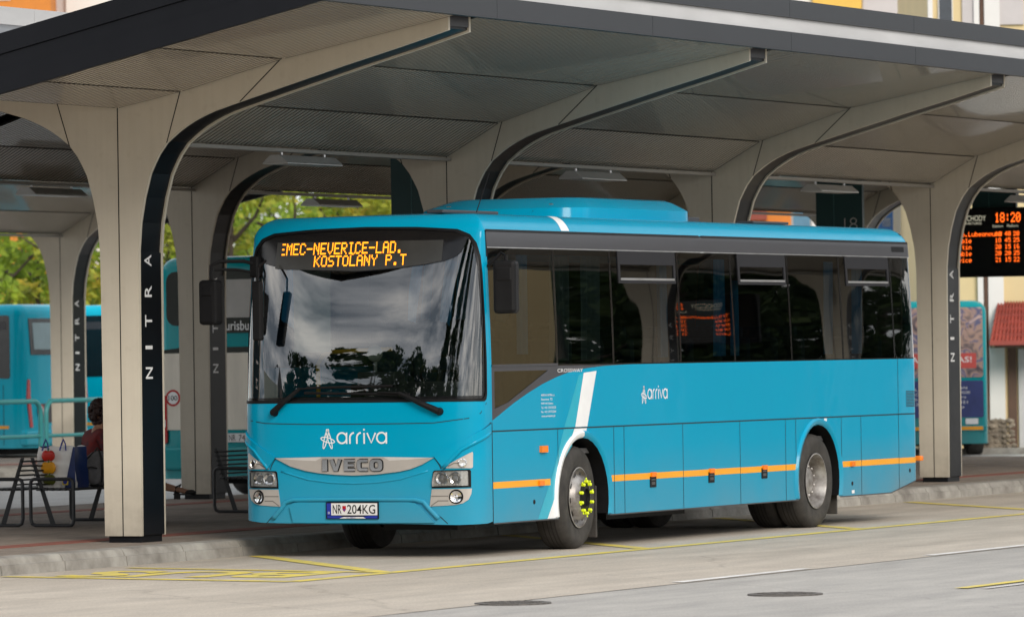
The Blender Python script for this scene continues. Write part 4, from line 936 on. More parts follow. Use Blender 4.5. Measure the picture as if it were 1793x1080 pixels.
# interior: floor, lining, dashboard, wheel, rails, seats, curtains
INT = M('interior_lining', (.10, .10, .105), .7, var=.15); DASH = M('dashboard', (.055, .06, .065), .55, var=.2); SEAT = M('seat_fabric', (.015, .05, .09), .9, var=.4, vscale=14); CURT = M('blue_curtain', (.05, .42, .78), .85, var=.2, vscale=3); CURG = M('grey_curtain', (.25, .32, .34), .85, var=.2, vscale=3); YR = M('yellow_handrail', (.75, .42, .02), .35, var=.05)
b = MB(); b.box((1.0, .12, .95), (11.9, 2.46, 1.0), INT); b.box((1.7, .16, 3.02), (11.9, 2.42, 3.08), INT); b.box((11.85, .12, 1.0), (11.9, 2.46, 3.02), INT); b.box((.75, .2, 1.0), (1.1, 2.4, 1.25), INT); b.build('interior_lining', BUS)
b = MB(); b.prism([(.60, 1.25), (.60, 1.56), (.72, 1.64), (1.02, 1.70), (1.12, 1.62), (1.12, 1.25)], lambda u, v, h: (u, h, v), .22, 1.28, DASH); b.prism([(.60, 1.25), (.60, 1.52), (.75, 1.56), (.98, 1.56), (1.0, 1.25)], lambda u, v, h: (u, h, v), 1.28, 2.40, DASH)
b.box((.72, 1.0, 1.66), (.95, 1.42, 1.80), DASH, .02); b.box((.62, 1.30, 1.55), (.70, 1.44, 1.68), BLK, .01); b.build('dashboard', BUS)
b = MB(); ring = [(1.16 + .20 * math.cos(t_) * .45, .72 + .22 * math.sin(t_), 1.80 + .20 * math.cos(t_) * .75) for t_ in [i * math.pi / 14 for i in range(28)]]; b.tube(ring, .015, BLK, 8, closed=True); b.tube([(1.05, .72, 1.6), (1.16, .72, 1.80)], .03, BLK); b.tube([ring[7], ring[21]], .012, BLK, 6); b.build('steering_wheel', BUS)
FANC = M('desk_fan', (.35, .36, .33), .5, var=.1)
b = MB(); b.tube([(.85, 1.28, 1.80), (.85, 1.28, 1.92)], .018, FANC); b.lathe([(.0, -.03), (.07, -.025), (.085, 0), (.07, .02), (0, .03)], (.84, 1.28, 1.98), (1, 0, 0), FANC, 20); b.build('desk_fan', BUS)
b = MB(); b.tube([(1.25, 2.12, 1.3), (1.25, 2.12, 1.88), (1.25, 2.06, 1.97), (1.25, 1.98, 2.0), (1.25, 1.30, 2.02)], .022, YR, 10); b.build('handrail', BUS); b = MB(); b.tube([(1.9, .62, 1.55), (1.86, .60, 2.05), (1.9, .58, 2.4)], .02, YR, 8); b.build('handrail', BUS)
b = MB(); b.box((1.0, 1.85, 2.0), (1.02, 2.25, 2.95), M('white_notice', (.42, .48, .46), .6, var=.05)); b.build('side_panel', BUS)
def seat_bm(x, y):
    b = MB(); b.box((x, y, 1.35), (x + .45, y + .44, 1.47), SEAT, .04); b.box((x + .40, y, 1.42), (x + .53, y + .44, 2.10), SEAT, .05); b.box((x + .43, y + .09, 2.08), (x + .53, y + .35, 2.22), SEAT, .04); return b
S0 = seat_bm(0, 0).build('seat', BUS); first = True
for i in range(12):
    for y in (.18, .64, 1.5, 1.96):
        if i == 11 and y > 2: continue
        o = S0 if first else S0.copy(); first or COL.objects.link(o); first = False; o.parent = BUS; o.location = (2.55 + i * .76, y, 0)
b = seat_bm(1.45, .42); b.build('driver_seat', BUS)
def curtain(x0, x1, z0, z1, mat, y=.11):
    b = MB(); n = int((x1 - x0) / .012); V = []; F = []
    for i in range(n + 1):
        x = x0 + (x1 - x0) * i / n
        for z in (z0, (z0 + z1) / 2, z1): V.append((x + .01 * math.sin(z * 3), y + .022 * math.sin(x * 95) + .012 * math.sin(x * 37 + z), z))
    for i in range(n):
        for k in range(2): F.append((3 * i + k, 3 * i + 3 + k, 3 * i + 4 + k, 3 * i + 1 + k))
    b.mesh(V, F, mat); return b.build('curtain', BUS, smooth=80)
curtain(1.66, 1.86, 1.95, 2.92, CURT); curtain(2.40, 2.78, 1.88, 2.92, CURG); curtain(3.12, 3.55, 1.88, 2.92, CURG); curtain(5.02, 5.24, 1.9, 2.92, CURT); curtain(6.45, 6.72, 1.9, 2.92, CURT); curtain(6.95, 7.1, 1.9, 2.7, CURT); curtain(9.5, 9.72, 1.9, 2.92, CURT); curtain(10.35, 10.6, 1.9, 2.92, CURT)

# ------------------------------------------------------------------ other buses
DGL = M('dark_bus_glass', (.010, .013, .015), .06, var=.2, spec=.6)
def rbox(b, x0, y0, z0, x1, y1, z1, r, mat, rt=None):
    """bus shell with rounded vertical corners and a rounded roof edge; x0 is the rear"""
    rt = rt or r; out = []
    for z, ins in [(z0, 0), (z1 - rt, 0)] + [(z1 - rt + rt * math.sin(R(a)), rt * (1 - math.cos(R(a)))) for a in (22, 45, 68, 90)]:
        out.append([(p[0], p[1], z) for p in rrect(x0 + ins, y0 + ins, x1 - ins, y1 - ins, max(.02, r - ins * .5), 5)])
    n = len(out[0]); V = [p for s_ in out for p in s_]; F = []
    for i in range(len(out) - 1):
        for k in range(n): F.append((i * n + k, i * n + (k + 1) % n, (i + 1) * n + (k + 1) % n, (i + 1) * n + k))
    F.append(tuple((len(out) - 1) * n + k for k in range(n))); F.append(tuple(range(n))[::-1]); b.mesh(V, F, mat)
def panel_rear(parent, name, poly, mat, off=.006, x=0, holes=()):
    """flat plate on the rear face (local x = 0 plane, seen from -x); poly in (y,z)"""
    b = MB(); b.prism(poly, lambda u, v, h: (x - h, u, v), -.02, off, mat, holes); return b.build(name, parent)
def side_plate(parent, name, poly, mat, y=0, off=.006, s=-1):
    b = MB(); b.prism(poly, lambda u, v, h: (u, y + s * h, v), -.02, off, mat); return b.build(name, parent)
def simple_wheel(parent, x, y, s):
    b = MB(); prof = [(.30, .0), (.42, -.02), (.49, .0), (.51, .06), (.51, .22), (.49, .27), (.3, .27)]
    b.lathe(prof, (x, y, .51), (0, -s, 0), RUB, 28); w_ = b.build('wheel', parent, smooth=40)
    b = MB(); b.lathe([(.30, -.005), (.26, .03), (.15, .02), (.12, -.03), (0, -.03)], (x, y, .51), (0, -s, 0), RIM, 24); b.build('rim', w_, smooth=40)
def coach(label, loc, rz, L, W_, H, paint_, z0=.32, group=None):
    t = thing('parked_bus', label, 'bus', loc, rz, group)
    b = MB(); rbox(b, 0, 0, z0, L, W_, H, .22, paint_, .20); b.build('body', t, smooth=50)
    for x in (3.0, L - 2.7):
        for y, s in ((-.01, -1), (W_ + .01, 1)): simple_wheel(t, x, y, -s)
    b = MB(); b.box((.5, .25, .22), (L - .6, W_ - .25, z0 + .02), BLK); b.build('underframe', t)
    return t
# touring coach behind the second column row, rear towards us
tb = coach('teal touring coach with cream rear panel parked beyond the second column row', (19.6, 11.62, 0), 0, 12, 2.55, 3.34, TEAL, .30)
CRM = M('cream_rear_panel', (.76, .71, .61), .5, var=.18, vscale=1.6, stretch=(1, 2, .35)); SUNSH = M('silver_sunshade', (.42, .41, .39), .45, var=.15, vscale=2)
Wt = 2.55
panel_rear(tb, 'rear_window', rrect(.22, 2.40, Wt - .16, 3.14, .14), DGL)
panel_rear(tb, 'window_blind', rrect(.30, 2.50, Wt - .85, 3.02, .06), SUNSH, .010)
panel_rear(tb, 'window_band', rrect(.30, 2.29, Wt - .9, 2.47, .02), DGL, .011)
b = MB(); b.text('Turisbus', lambda u, v: (-.014, 1.56 - u, 2.325 + v), WHITE, w=.52, h=.13, off=.01); b.build('coach_lettering', tb)
panel_rear(tb, 'rear_panel', rrect(.16, .97, Wt - .08, 2.02, .04), CRM, .012)
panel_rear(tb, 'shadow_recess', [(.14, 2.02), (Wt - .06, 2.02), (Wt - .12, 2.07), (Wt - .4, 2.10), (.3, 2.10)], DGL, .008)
b = MB(); b.lathe([(.115, .0135), (0, .0135)], (0, 2.30, 1.41), (-1, 0, 0), RED, 28); b.lathe([(.085, .0145), (0, .0145)], (0, 2.30, 1.41), (-1, 0, 0), WHITE, 28); b.text('100', lambda u, v: (-.0155, 2.37 - u, 1.375 + v), BLK, w=.14, h=.07, off=.01); b.build('speed_sticker', tb)
for y0, y1 in ((Wt - .155, Wt - .02), (.02, .155)): panel_rear(tb, 'tail_lamp', rrect(y0, .78, y1, 1.45, .05), RED, .02); panel_rear(tb, 'reverse_lamp', rrect(y0 + .02, 1.0, y1 - .02, 1.12, .03), WHITE, .024)
pp = panel_rear(tb, 'number_plate', rrect(.95, .80, 1.47, .92, .01), MATS['plate_white'], .02); b = MB(); b.text('NR', lambda u, v: (-.022, 1.43 - u, .82 + v), BLK, w=.10, h=.08); b.text('741CF', lambda u, v: (-.022, 1.28 - u, .82 + v), BLK, w=.28, h=.08); b.build('plate_characters', pp)
b = MB(); b.box((-.06, .06, .42), (.1, Wt - .06, .74), TEAL, .04); b.build('rear_bumper', tb)
side_plate(tb, 'side_window', [(.35, 1.7), (11.5, 1.7), (11.5, 2.95), (.5, 2.95)], DGL)
b = MB(); b.prism(rrect(.30, 2.2, 1.7, 3.1, .15), lambda u, v, h: (u, Wt + h, v), -.02, .006, DGL); b.build('side_window', tb)

# two pale blue buses nosed in beyond the far platform, their tails towards us
def blue_bus(label, loc):
    t = coach(label, loc, R(90), 11, 2.5, 2.98, TURQ2, .34, 'pale blue buses parked beyond the far platform')
    Wb = 2.5
    # local x runs away from us, local y=0 is the side on our right, y=W on our left (after the turn)
    panel_rear(t, 'rear_window', [(.30, 2.05), (Wb - .30, 2.05), (Wb - .22, 2.72), (.22, 2.72)], DGL, .012)
    panel_rear(t, 'window_blind', [(.42, 2.15), (Wb - .42, 2.15), (Wb - .36, 2.64), (.36, 2.64)], M('pale_blind', (.30, .42, .46), .5, var=.1), .016)
    for y0, y1 in ((Wb - .34, Wb - .10), (.10, .34)):
        m_ = 1 if y0 > 1 else -1; c_ = (y0 + y1) / 2
        panel_rear(t, 'tail_lamp', [(c_ - .02 * m_, .72), (c_ + .07 * m_, 1.25), (c_ + .04 * m_, 1.6), (c_ - .03 * m_, 1.6), (c_ - .04 * m_, 1.2), (c_ - .12 * m_, .72)][::m_], RED, .02)
    b = MB(); b.lathe([(.12, .02), (0, .02)], (0, Wb - .62, 1.02), (-1, 0, 0), WHITE, 24); b.lathe([(.12, .021), (.09, .0215)], (0, Wb - .62, 1.02), (-1, 0, 0), RED, 24); b.text('100', lambda u, v: (-.023, Wb - .56 - u, .985 + v), BLK, w=.12, h=.07); b.build('speed_sticker', t)
    panel_rear(t, 'number_plate', rrect(.95, .62, 1.47, .74, .01), MATS['plate_white'], .02)
    b = MB(); b.box((-.05, .04, .38), (.1, Wb - .04, .66), TURQ2, .04); b.build('rear_bumper', t)
    panel_rear(t, 'engine_grille', rrect(.6, .8, 1.9, 1.15, .03), DGREY, .01)
    for k in range(6):
        b = MB(); b.prism(rrect(.26 + k * 1.72, 1.62, .26 + k * 1.72 + 1.62, 2.78, .05), lambda u, v, h: (u, Wb + h, v), -.02, .006, DGL); w_ = b.build('side_window', t)
        b = MB(); b.prism(rrect(.33 + k * 1.72, 2.52, .21 + k * 1.72 + 1.62, 2.66, .02), lambda u, v, h: (u, Wb + h, v), -.02, .012, DGREY); b.build('vent_frame', w_)
    b = MB(); b.prism([(.3, .70), (10.6, .70), (10.6, .755), (.3, .755)], lambda u, v, h: (u, Wb + h, v), -.01, .004, YEL); b.build('orange_stripe', t)
    b = MB()
    for k in range(7): b.box((.4 + k * 1.45, Wb, .40), (.412 + k * 1.45, Wb + .003, 1.5), GAP)
    b.build('flap_joint', t)
    return t
bb = blue_bus('pale blue bus parked tail towards us at far left behind the railings', (43.45, 28.9, 0))
dup(bb, (47.3, 28.9, 0), 'second pale blue bus with dark side windows, mostly hidden by the nearest column')
# advertising bus at the far right, tail towards us
ab = coach('teal bus with an advert covering its rear, far right by the stone wall', (44.2, 11.27, .0), R(29), 10, 2.5, 2.76, TEAL, .26)
def ad_mat(name, cols, sc):
    m = M(name, cols[0], .45); t = m.node_tree; b = t.nodes['Principled BSDF']
    tcn = t.nodes.new('ShaderNodeTexCoord'); vo = t.nodes.new('ShaderNodeTexNoise'); vo.inputs['Scale'].default_value = sc; vo.inputs['Detail'].default_value = 2; vo.inputs['Distortion'].default_value = 1.5
    t.links.new(tcn.outputs['Object'], vo.inputs[0]); r = t.nodes.new('ShaderNodeValToRGB'); r.color_ramp.interpolation = 'LINEAR'
    els = r.color_ramp.elements; els[0].position = .30; els[0].color = (*cols[0], 1); els[1].position = .70; els[1].color = (*cols[-1], 1)
    for i, c_ in enumerate(cols[1:-1]): q = els.new(.30 + .40 * (i + 1) / (len(cols) - 1)); q.color = (*c_, 1)
    t.links.new(vo.outputs[0], r.inputs[0]); t.links.new(r.outputs[0], b.inputs['Base Color']); return m
ADM = ad_mat('advert_photo', [(.06, .05, .07), (.20, .15, .15), (.45, .30, .24), (.08, .10, .22), (.55, .40, .36)], 3.2)
panel_rear(ab, 'upper_advert', rrect(.10, 1.42, 2.4, 2.64, .05), ADM, .012)
panel_rear(ab, 'lower_advert', rrect(.10, .72, 2.4, 1.36, .03), M('blue_advert', (.03, .05, .20), .45, var=.35, vscale=1.5), .012)
b = MB(); b.box((-.016, .22, 1.58), (-.012, 1.6, 1.84), M('red_banner', (.55, .08, .07), .5, var=.05)); b.text('DAVAJ SI NAS!', lambda u, v: (-.018, 1.5 - u, 1.65 + v), WHITE, w=1.2, h=.13, off=.01)
for i, (a_, w1) in enumerate((('Bratislava', .42), ('Nitra 037/6550', .46), ('Topolcany', .40), ('038/5321', .42), ('info', .36))): b.text(a_, lambda u, v: (-.016, .80 - u, 1.22 - i * .085 + v), WHITE, w=w1, h=.045)
for i, a_ in enumerate(('L. Zvolen', 'C. Martin', 'k. Levice', 'Zilina')): b.text(a_, lambda u, v: (-.016, 1.3 - u, 1.19 - i * .085 + v), WHITE, w=.36, h=.045)
b.build('advert_lettering', ab)
b = MB(); b.box((-.03, .05, .48), (.05, 2.45, .58), TEAL, .02); b.box((-.036, .12, .50), (-.02, .5, .56), YEL); b.box((-.036, 1.05, .50), (-.02, 2.3, .56), YEL); b.build('rear_bumper', ab)
panel_rear(ab, 'plate_recess', rrect(.5, .42, 1.0, .62, .03), BLK, .04); panel_rear(ab, 'number_plate', rrect(.53, .47, .97, .57, .01), MATS['plate_white'], .044)
panel_rear(ab, 'rear_label', rrect(.2, .60, .42, .70, .01), WHITE, .016)

# ------------------------------------------------------------------ benches
BST = M('bench_steel', (.022, .024, .028), .45, var=.2, bump=.05)
def make_bench(label, loc, s):
    """s=-1 faces the front kerb, +1 faces away; local y=0 is the back-to-back line"""
    t = thing('bench', label, 'bench', loc, 0, 'black steel benches placed back to back')
    L = 1.95
    for x in (0, L):
        b = MB(); p = [(s * yy, z) for yy, z in ([(.02, .08), (.02, .46)] + [(.02 + .05 * (1 - math.cos(R(a))), .46 + .05 * math.sin(R(a))) for a in (30, 60, 90)] + [(.50, .51)] + [(.50 + .05 * math.sin(R(a)), .46 + .05 * math.cos(R(a))) for a in (30, 60, 90)] + [(.55, .07)] + [(.50 + .05 * math.cos(R(a)), .06 - .05 * math.sin(R(a))) for a in (30, 60, 90)] + [(.08, .01), (.035, .03)])]
        b.tube([(x, a, c_) for a, c_ in p], .020, BST, 8, closed=True); b.build('arm_loop', t)
        b = MB(); b.prism([(s * .01, .74), (s * .05, .74), (s * .31, .02), (s * .25, .02)][::s], lambda u, v, h: (h, u, v), x - .02 if x else .03, x + .02 if not x else x - .03, BST); b.build('leg', t)
    b = MB()
    for k in range(6): y = .10 + k * .078; b.box((-.02, s * y, .385), (L + .02, s * (y + .055), .41), BST, .004)
    b.build('seat', t)
    b = MB()
    for k in range(6): z = .45 + k * .05; b.tube([(-.01, s * (.115 - (z - .41) * .27), z), (L + .01, s * (.115 - (z - .41) * .27), z)], .011, BST, 6)
    b.build('backrest', t); return t
B1 = make_bench('black steel bench with the shopping bag and the seated person', (4.36, 7.27, PZ), -1)
B2 = make_bench('black steel bench back to back with the one holding the shopping bag', (4.36, 7.33, PZ), 1)
dup(B1, (9.1, 7.60, PZ), 'black steel bench standing alone between the second column row and the bus headlight')

# shopping bag with a picture of three peppers
BAGW = M('bag_white', (.82, .82, .81), .35, var=.10, vscale=5, bump=.5, bscale=7); BAGN = M('bag_navy', (.012, .03, .13), .35, var=.2, vscale=5, bump=.5, bscale=7)
t = thing('shopping_bag', 'white shopping bag printed with three stacked peppers on the bench', 'bag', (4.62, 6.82, PZ + .412), 0)
b = MB(); n = 10; V = []; F = []
def bagp(u, v, side):   # u along y, v up; gently crumpled
    return (side + .012 * math.sin(u * 17 + v * 9) + .01 * math.sin(v * 21), .03 * v + .48 * u - .03 * u * v, v * .44 + (.015 * math.sin(u * 13) if v > .9 else 0))
for side, flip in ((0, 0), (.24, 1)):
    k0 = len(V)
    for j in range(n + 1):
        for i in range(n + 1): V.append(bagp(i / n, j / n, side + (-.02 if not flip else .02) * math.sin(math.pi * j / n)))
    for j in range(n):
        for i in range(n): a = k0 + j * (n + 1) + i; q = (a, a + 1, a + n + 2, a + n + 1); F.append(q if flip else q[::-1])
b.mesh(V, F, BAGW); b.build('front_and_back', t, smooth=60)
b = MB()
for u in (0, 1):
    V = []; F = []
    for j in range(n + 1):
        for i in range(5):
            p0 = Vector(bagp(u, j / n, -.02 * math.sin(math.pi * j / n))); p1 = Vector(bagp(u, j / n, .24 + .02 * math.sin(math.pi * j / n))); q = p0.lerp(p1, i / 4); q.y += (.035 if i == 2 else .015 if i in (1, 3) else 0) * (-1 if u else 1) * (j / n); V.append(q[:])
    for j in range(n):
        for i in range(4): a = j * 5 + i; q = (a, a + 1, a + 6, a + 5); F.append(q if u else q[::-1])
    b.mesh(V, F, BAGN)
b.prism([(-.0, .0), (.13, .0), (.02, .44), (-.0, .44)], lambda u, v, h: (-.045 + h, .0 + u, v), 0, .004, BAGN); b.build('gusset', t, smooth=60)
b = MB()
for y0 in (.14, .36): b.tube([(-.02, y0 - .015, .40), (-.02, y0 - .01, .47), (-.01, y0 + .02, .52), (.0, y0 + .05, .47), (-.02, y0 + .06, .40)], .008, NAVY, 6)
b.build('handle', t)
def pepper(mat, cz, sc, y0=.325):
    b = MB()
    for k in range(3): b.ball((-.055, y0 + (k - 1) * .028 * sc, cz), .042 * sc, mat, (.25, 1, 1.15))
    b.tube([(-.058, y0, cz + .04 * sc), (-.058, y0 - .012, cz + .065 * sc)], .007, M('pepper_stem', (.05, .16, .02), .5, var=.1), 6); b.build('pepper_picture', t, smooth=60)
pepper(M('pepper_red', (.55, .02, .01), .3, var=.2), .345, 1.2); pepper(M('pepper_yellow', (.80, .36, .01), .3, var=.2), .215, 1.35); pepper(M('pepper_green', (.10, .12, .015), .3, var=.3), .085, 1.15, .315)
b = MB(); b.prism(rrect(.085, .03, .155, .10, .008), lambda u, v, h: (-.052 + h, u, v), 0, .004, M('yellow_square', (.80, .62, .02), .4, var=.05)); b.lathe([(.028, 0), (0, .001)], (-.053, .12, .065), (-1, 0, 0), NAVY, 18); b.build('store_mark', t)
# backpack
BPG = M('grey_backpack', (.13, .13, .14), .8, var=.3, vscale=8, bump=.3, bscale=60); BPB = M('backpack_black', (.015, .015, .017), .7, var=.2)
t = thing('backpack', 'grey and black backpack leaning between the shopping bag and the person', 'backpack', (4.96, 6.66, PZ + .412))
b = MB(); b.ball((.12, .16, .19), .19, BPG, (.65, .92, 1.05), 3); b.build('body', t, smooth=70)
b = MB(); b.ball((.01, .15, .13), .12, BPG, (.4, .95, .95), 3); b.build('pocket', t, smooth=70)
b = MB(); b.tube([(-.005, .05, .05), (-.02, .03, .17), (.02, .06, .30), (.08, .12, .37)], .014, BPB, 6); b.tube([(-.03, .24, .04), (-.03, .27, .17), (.01, .24, .30), (.08, .19, .37)], .012, BPB, 6); b.tube([(-.05, .08, .20), (-.055, .15, .215), (-.05, .22, .20)], .008, BPB, 6); b.tube([(.08, .12, .38), (.09, .15, .42), (.08, .18, .38)], .01, BPB, 6); b.build('strap', t)

# ------------------------------------------------------------------ the seated person
SKIN_ = M('skin', (.42, .22, .14), .55, var=.12, vscale=10); HAIR = M('dark_red_hair', (.028, .010, .008), .6, var=.5, vscale=30, bump=.6, bscale=70); TOPR = M('dark_red_top', (.15, .012, .009), .9, var=.8, vscale=11, vcol=(.05, .02, .03)); TROU = M('black_skirt', (.012, .011, .012), .8, var=.2); SHOE = M('black_sandal', (.010, .009, .009), .4, var=.2)
def skinned(name, parent, nodes, edges, mat, sub=2):
    me = bpy.data.meshes.new(name); me.from_pydata([n_[0] for n_ in nodes], edges, []); o = bpy.data.objects.new(name, me); COL.objects.link(o)
    bpy.context.view_layer.objects.active = o
    sk = o.modifiers.new('s', 'SKIN'); sk.use_smooth_shade = True
    for i, n_ in enumerate(nodes):
        r_ = n_[1] if isinstance(n_[1], tuple) else (n_[1], n_[1]); me.skin_vertices[0].data[i].radius = r_
        me.skin_vertices[0].data[i].use_root = (i == 0)
    o.modifiers.new('u', 'SUBSURF').levels = sub; o.modifiers['u'].render_levels = sub
    dg = bpy.context.evaluated_depsgraph_get(); m2 = bpy.data.meshes.new_from_object(o.evaluated_get(dg)); o.modifiers.clear(); o.data = m2; m2.name = name
    m2.materials.clear(); m2.materials.append(mat)
    for p in m2.polygons: p.use_smooth = True; p.material_index = 0
    o.parent = parent; return o
PX, PY = 5.42, 6.97
per = thing('person', 'person in a dark red top sitting on the bench, legs crossed, black sandals', 'person', (PX, PY, PZ))
# pelvis at (0,0,.50); faces -y
N_ = [((0, 0, .50), (.15, .12)), ((0, .04, .68), (.13, .10)), ((0, .06, .84), (.15, .11)), ((0, .05, .97), (.12, .08)), ((0, .03, 1.05), .052), ((0, .01, 1.12), .052), ((0, -.005, 1.19), (.078, .092)), ((0, 0, 1.28), (.070, .085)),
      ((-.17, .05, .95), .058), ((-.23, -.02, .74), .044), ((-.17, -.20, .60), .034), ((-.10, -.27, .585), .028),
      ((.17, .05, .95), .058), ((.24, -.02, .74), .044), ((.17, -.20, .60), .034), ((.10, -.27, .585), .028),
      ((-.10, -.06, .50), .088), ((-.07, -.44, .60), .066), ((-.02, -.66, .40), .050), ((.0, -.80, .37), .036), ((.02, -.84, .36), .032), ((.02, -.93, .34), .026), ((.02, -1.0, .345), .018),
      ((.10, -.06, .49), .088), ((.08, -.46, .50), .064), ((.07, -.44, .28), .050), ((.07, -.42, .10), .036), ((.07, -.44, .055), .034), ((.07, -.54, .035), .026), ((.07, -.61, .03), .018)]
E_ = [(0, 1), (1, 2), (2, 3), (3, 4), (4, 5), (5, 6), (6, 7), (3, 8), (8, 9), (9, 10), (10, 11), (3, 12), (12, 13), (13, 14), (14, 15), (0, 16), (16, 17), (17, 18), (18, 19), (19, 20), (20, 21), (21, 22), (0, 23), (23, 24), (24, 25), (25, 26), (26, 27), (27, 28), (28, 29)]
def tw(p):      # upper body turned away from us
    k = min(1, max(0, (p[2] - .52) / .25)); a = R(48) * k
    return (p[0] * math.cos(a) - p[1] * math.sin(a), p[0] * math.sin(a) + p[1] * math.cos(a), p[2])
def lg(p): return (p[0], p[1] - .12 * max(0, min(1, (-p[1] - .45) / .2)) if p[2] > .3 else p[1], p[2])
N_ = [((tw(p) if i < 16 else lg(p)), r_) for i, (p, r_) in enumerate(N_)]
bd_ = skinned('body', per, N_, E_, SKIN_)
skinned('top', per, [(tw(p), r_) for p, r_ in [((0, .02, .58), (.165, .145)), ((0, .04, .70), (.165, .14)), ((0, .06, .84), (.185, .15)), ((0, .05, .965), (.16, .13)), ((0, .045, 1.05), (.085, .08)), ((-.18, .05, .95), .085), ((-.235, -.01, .78), .07), ((.18, .05, .95), .085), ((.245, -.01, .78), .07)]], [(0, 1), (1, 2), (2, 3), (3, 4), (3, 5), (5, 6), (3, 7), (7, 8)], TOPR)
skinned('skirt', per, [((0, .01, .52), (.175, .14)), ((-.10, -.10, .515), (.105, .105)), ((-.075, -.44, .60), .083), ((.10, -.10, .505), (.105, .105)), ((.08, -.45, .51), .08)], [(0, 1), (1, 2), (0, 3), (3, 4)], TROU)
b = MB()
random.seed(3)
for k in range(150):
    a = random.uniform(0, 2 * math.pi); e_ = random.uniform(-1.15, 1.5); d = Vector((math.cos(a) * math.cos(e_), math.sin(a) * math.cos(e_), math.sin(e_)))
    if (d.y < -.35 and d.z < .55) or (d.y < .15 and d.z < -.5): continue
    c_ = Vector(tw((d.x * .092, .012 + d.y * .11, 1.225 + d.z * (.115 if d.z > 0 else .15)))); b.ball(c_, random.uniform(.022, .038), HAIR, sub=1)
b.ball((0, .02, 1.225), .1, HAIR, (.88, 1.0, 1.08), 2); b.build('hair', per, smooth=80)
b = MB(); bhead = R(48)      # face
b.prism([(-.0, -.02), (.018, -.012), (.0, .03)], lambda u, v, h: (h, -.092 - u, 1.195 + v), -.012, .012, SKIN_)
for s in (-1, 1): b.ball((s * .032, -.083, 1.222), .011, SHOE, (1.3, .5, .6), 1); b.ball((s * .083, .0, 1.20), .028, SKIN_, (.35, .7, 1), 1)
b.ball((0, -.086, 1.150), .02, M('lips', (.35, .10, .09), .5, var=.1), (1.1, .4, .4), 1); o = b.build('face', per, smooth=60); o.rotation_euler = (0, 0, bhead)
def hand(s):
    b = MB(); bx, by, bz = s * .085, -.30, .585
    b.ball((bx, by, bz), .04, SKIN_, (.75, 1.05, .42), 2)
    for k, l in enumerate((.058, .068, .064, .05)):
        x = bx + s * (.024 - k * .016); b.tube([(x, by - .03, bz), (x - s * .004, by - .03 - l * .55, bz - .002), (x - s * .008, by - .03 - l, bz - .018)], [.0095, .009, .007], SKIN_, 8)
    b.tube([(bx - s * .028, by + .01, bz), (bx - s * .050, by - .02, bz - .003), (bx - s * .052, by - .05, bz - .012)], [.012, .010, .008], SKIN_, 8); o = b.build('hand', per, smooth=60); o.rotation_euler = (0, 0, R(24)); o.rotation_euler = (0, 0, R(48) * min(1, (.585 - .52) / .25))
hand(1); hand(-1)
def sandal(hx, hy, hz, pitch, name):
    b = MB(); prof = [(-.045, .02), (.045, .02), (.05, -.10), (.045, -.20), (.0, -.235), (-.042, -.20), (-.042, -.10)]
    b.prism(prof, lambda u, v, h: (u, v, h), -.018, 0, SHOE); b.prism([(-.03, .02), (.03, .02), (.028, -.03), (-.028, -.03)], lambda u, v, h: (u, v, h), -.065, -.018, SHOE)
    b.ball((0, -.17, .015), .05, SHOE, (.95, 1.35, .62), 2); b.ball((0, .0, .02), .042, SHOE, (1, .8, .9), 2); b.tube([(-.042, .0, .0), (-.04, -.01, .07), (0, -.045, .095), (.04, -.01, .07), (.042, 0, 0)], .009, SHOE, 6); b.tube([(-.04, .0, .02), (0, .045, .06), (.04, 0, .02)], .010, SHOE, 6)
    o = b.build(name, per); o.location = (hx, hy, hz); o.rotation_euler = (pitch, 0, 0)
sandal(.02, -.92, .325, R(2), 'sandal'); sandal(.07, -.42, .075 - .01, R(6), 'sandal')

# ------------------------------------------------------------------ teal railings on the far platform
RAIL = M('teal_rail_paint', (.03, .24, .25), .4, var=.1)
def railing(label, x0, x1, y=24.62):
    t = thing('railing', label, 'railing', (x0, y, PZ), 0, 'teal tube railings on the far platform'); L = x1 - x0
    b = MB(); r = .22; b.tube([(0, 0, -.02), (0, 0, 1.09 - r)] + [(r - r * math.cos(R(a)), 0, 1.09 - r + r * math.sin(R(a))) for a in (20, 45, 70, 90)] + [(L - r, 0, 1.09)] + [(L - r + r * math.sin(R(a)), 0, 1.09 - r + r * math.cos(R(a))) for a in (20, 45, 70, 90)] + [(L, 0, -.02)], .042, RAIL, 10); b.build('frame', t, smooth=60)
    b = MB(); b.tube([(0, 0, .5), (L, 0, .5)], .032, RAIL, 8); b.build('lower_rail', t, smooth=60); return t
railing('teal tube railing at far left edge behind the benches', 31.2, 34.28)
railing('teal tube railing behind the seated person', 34.46, 37.6)

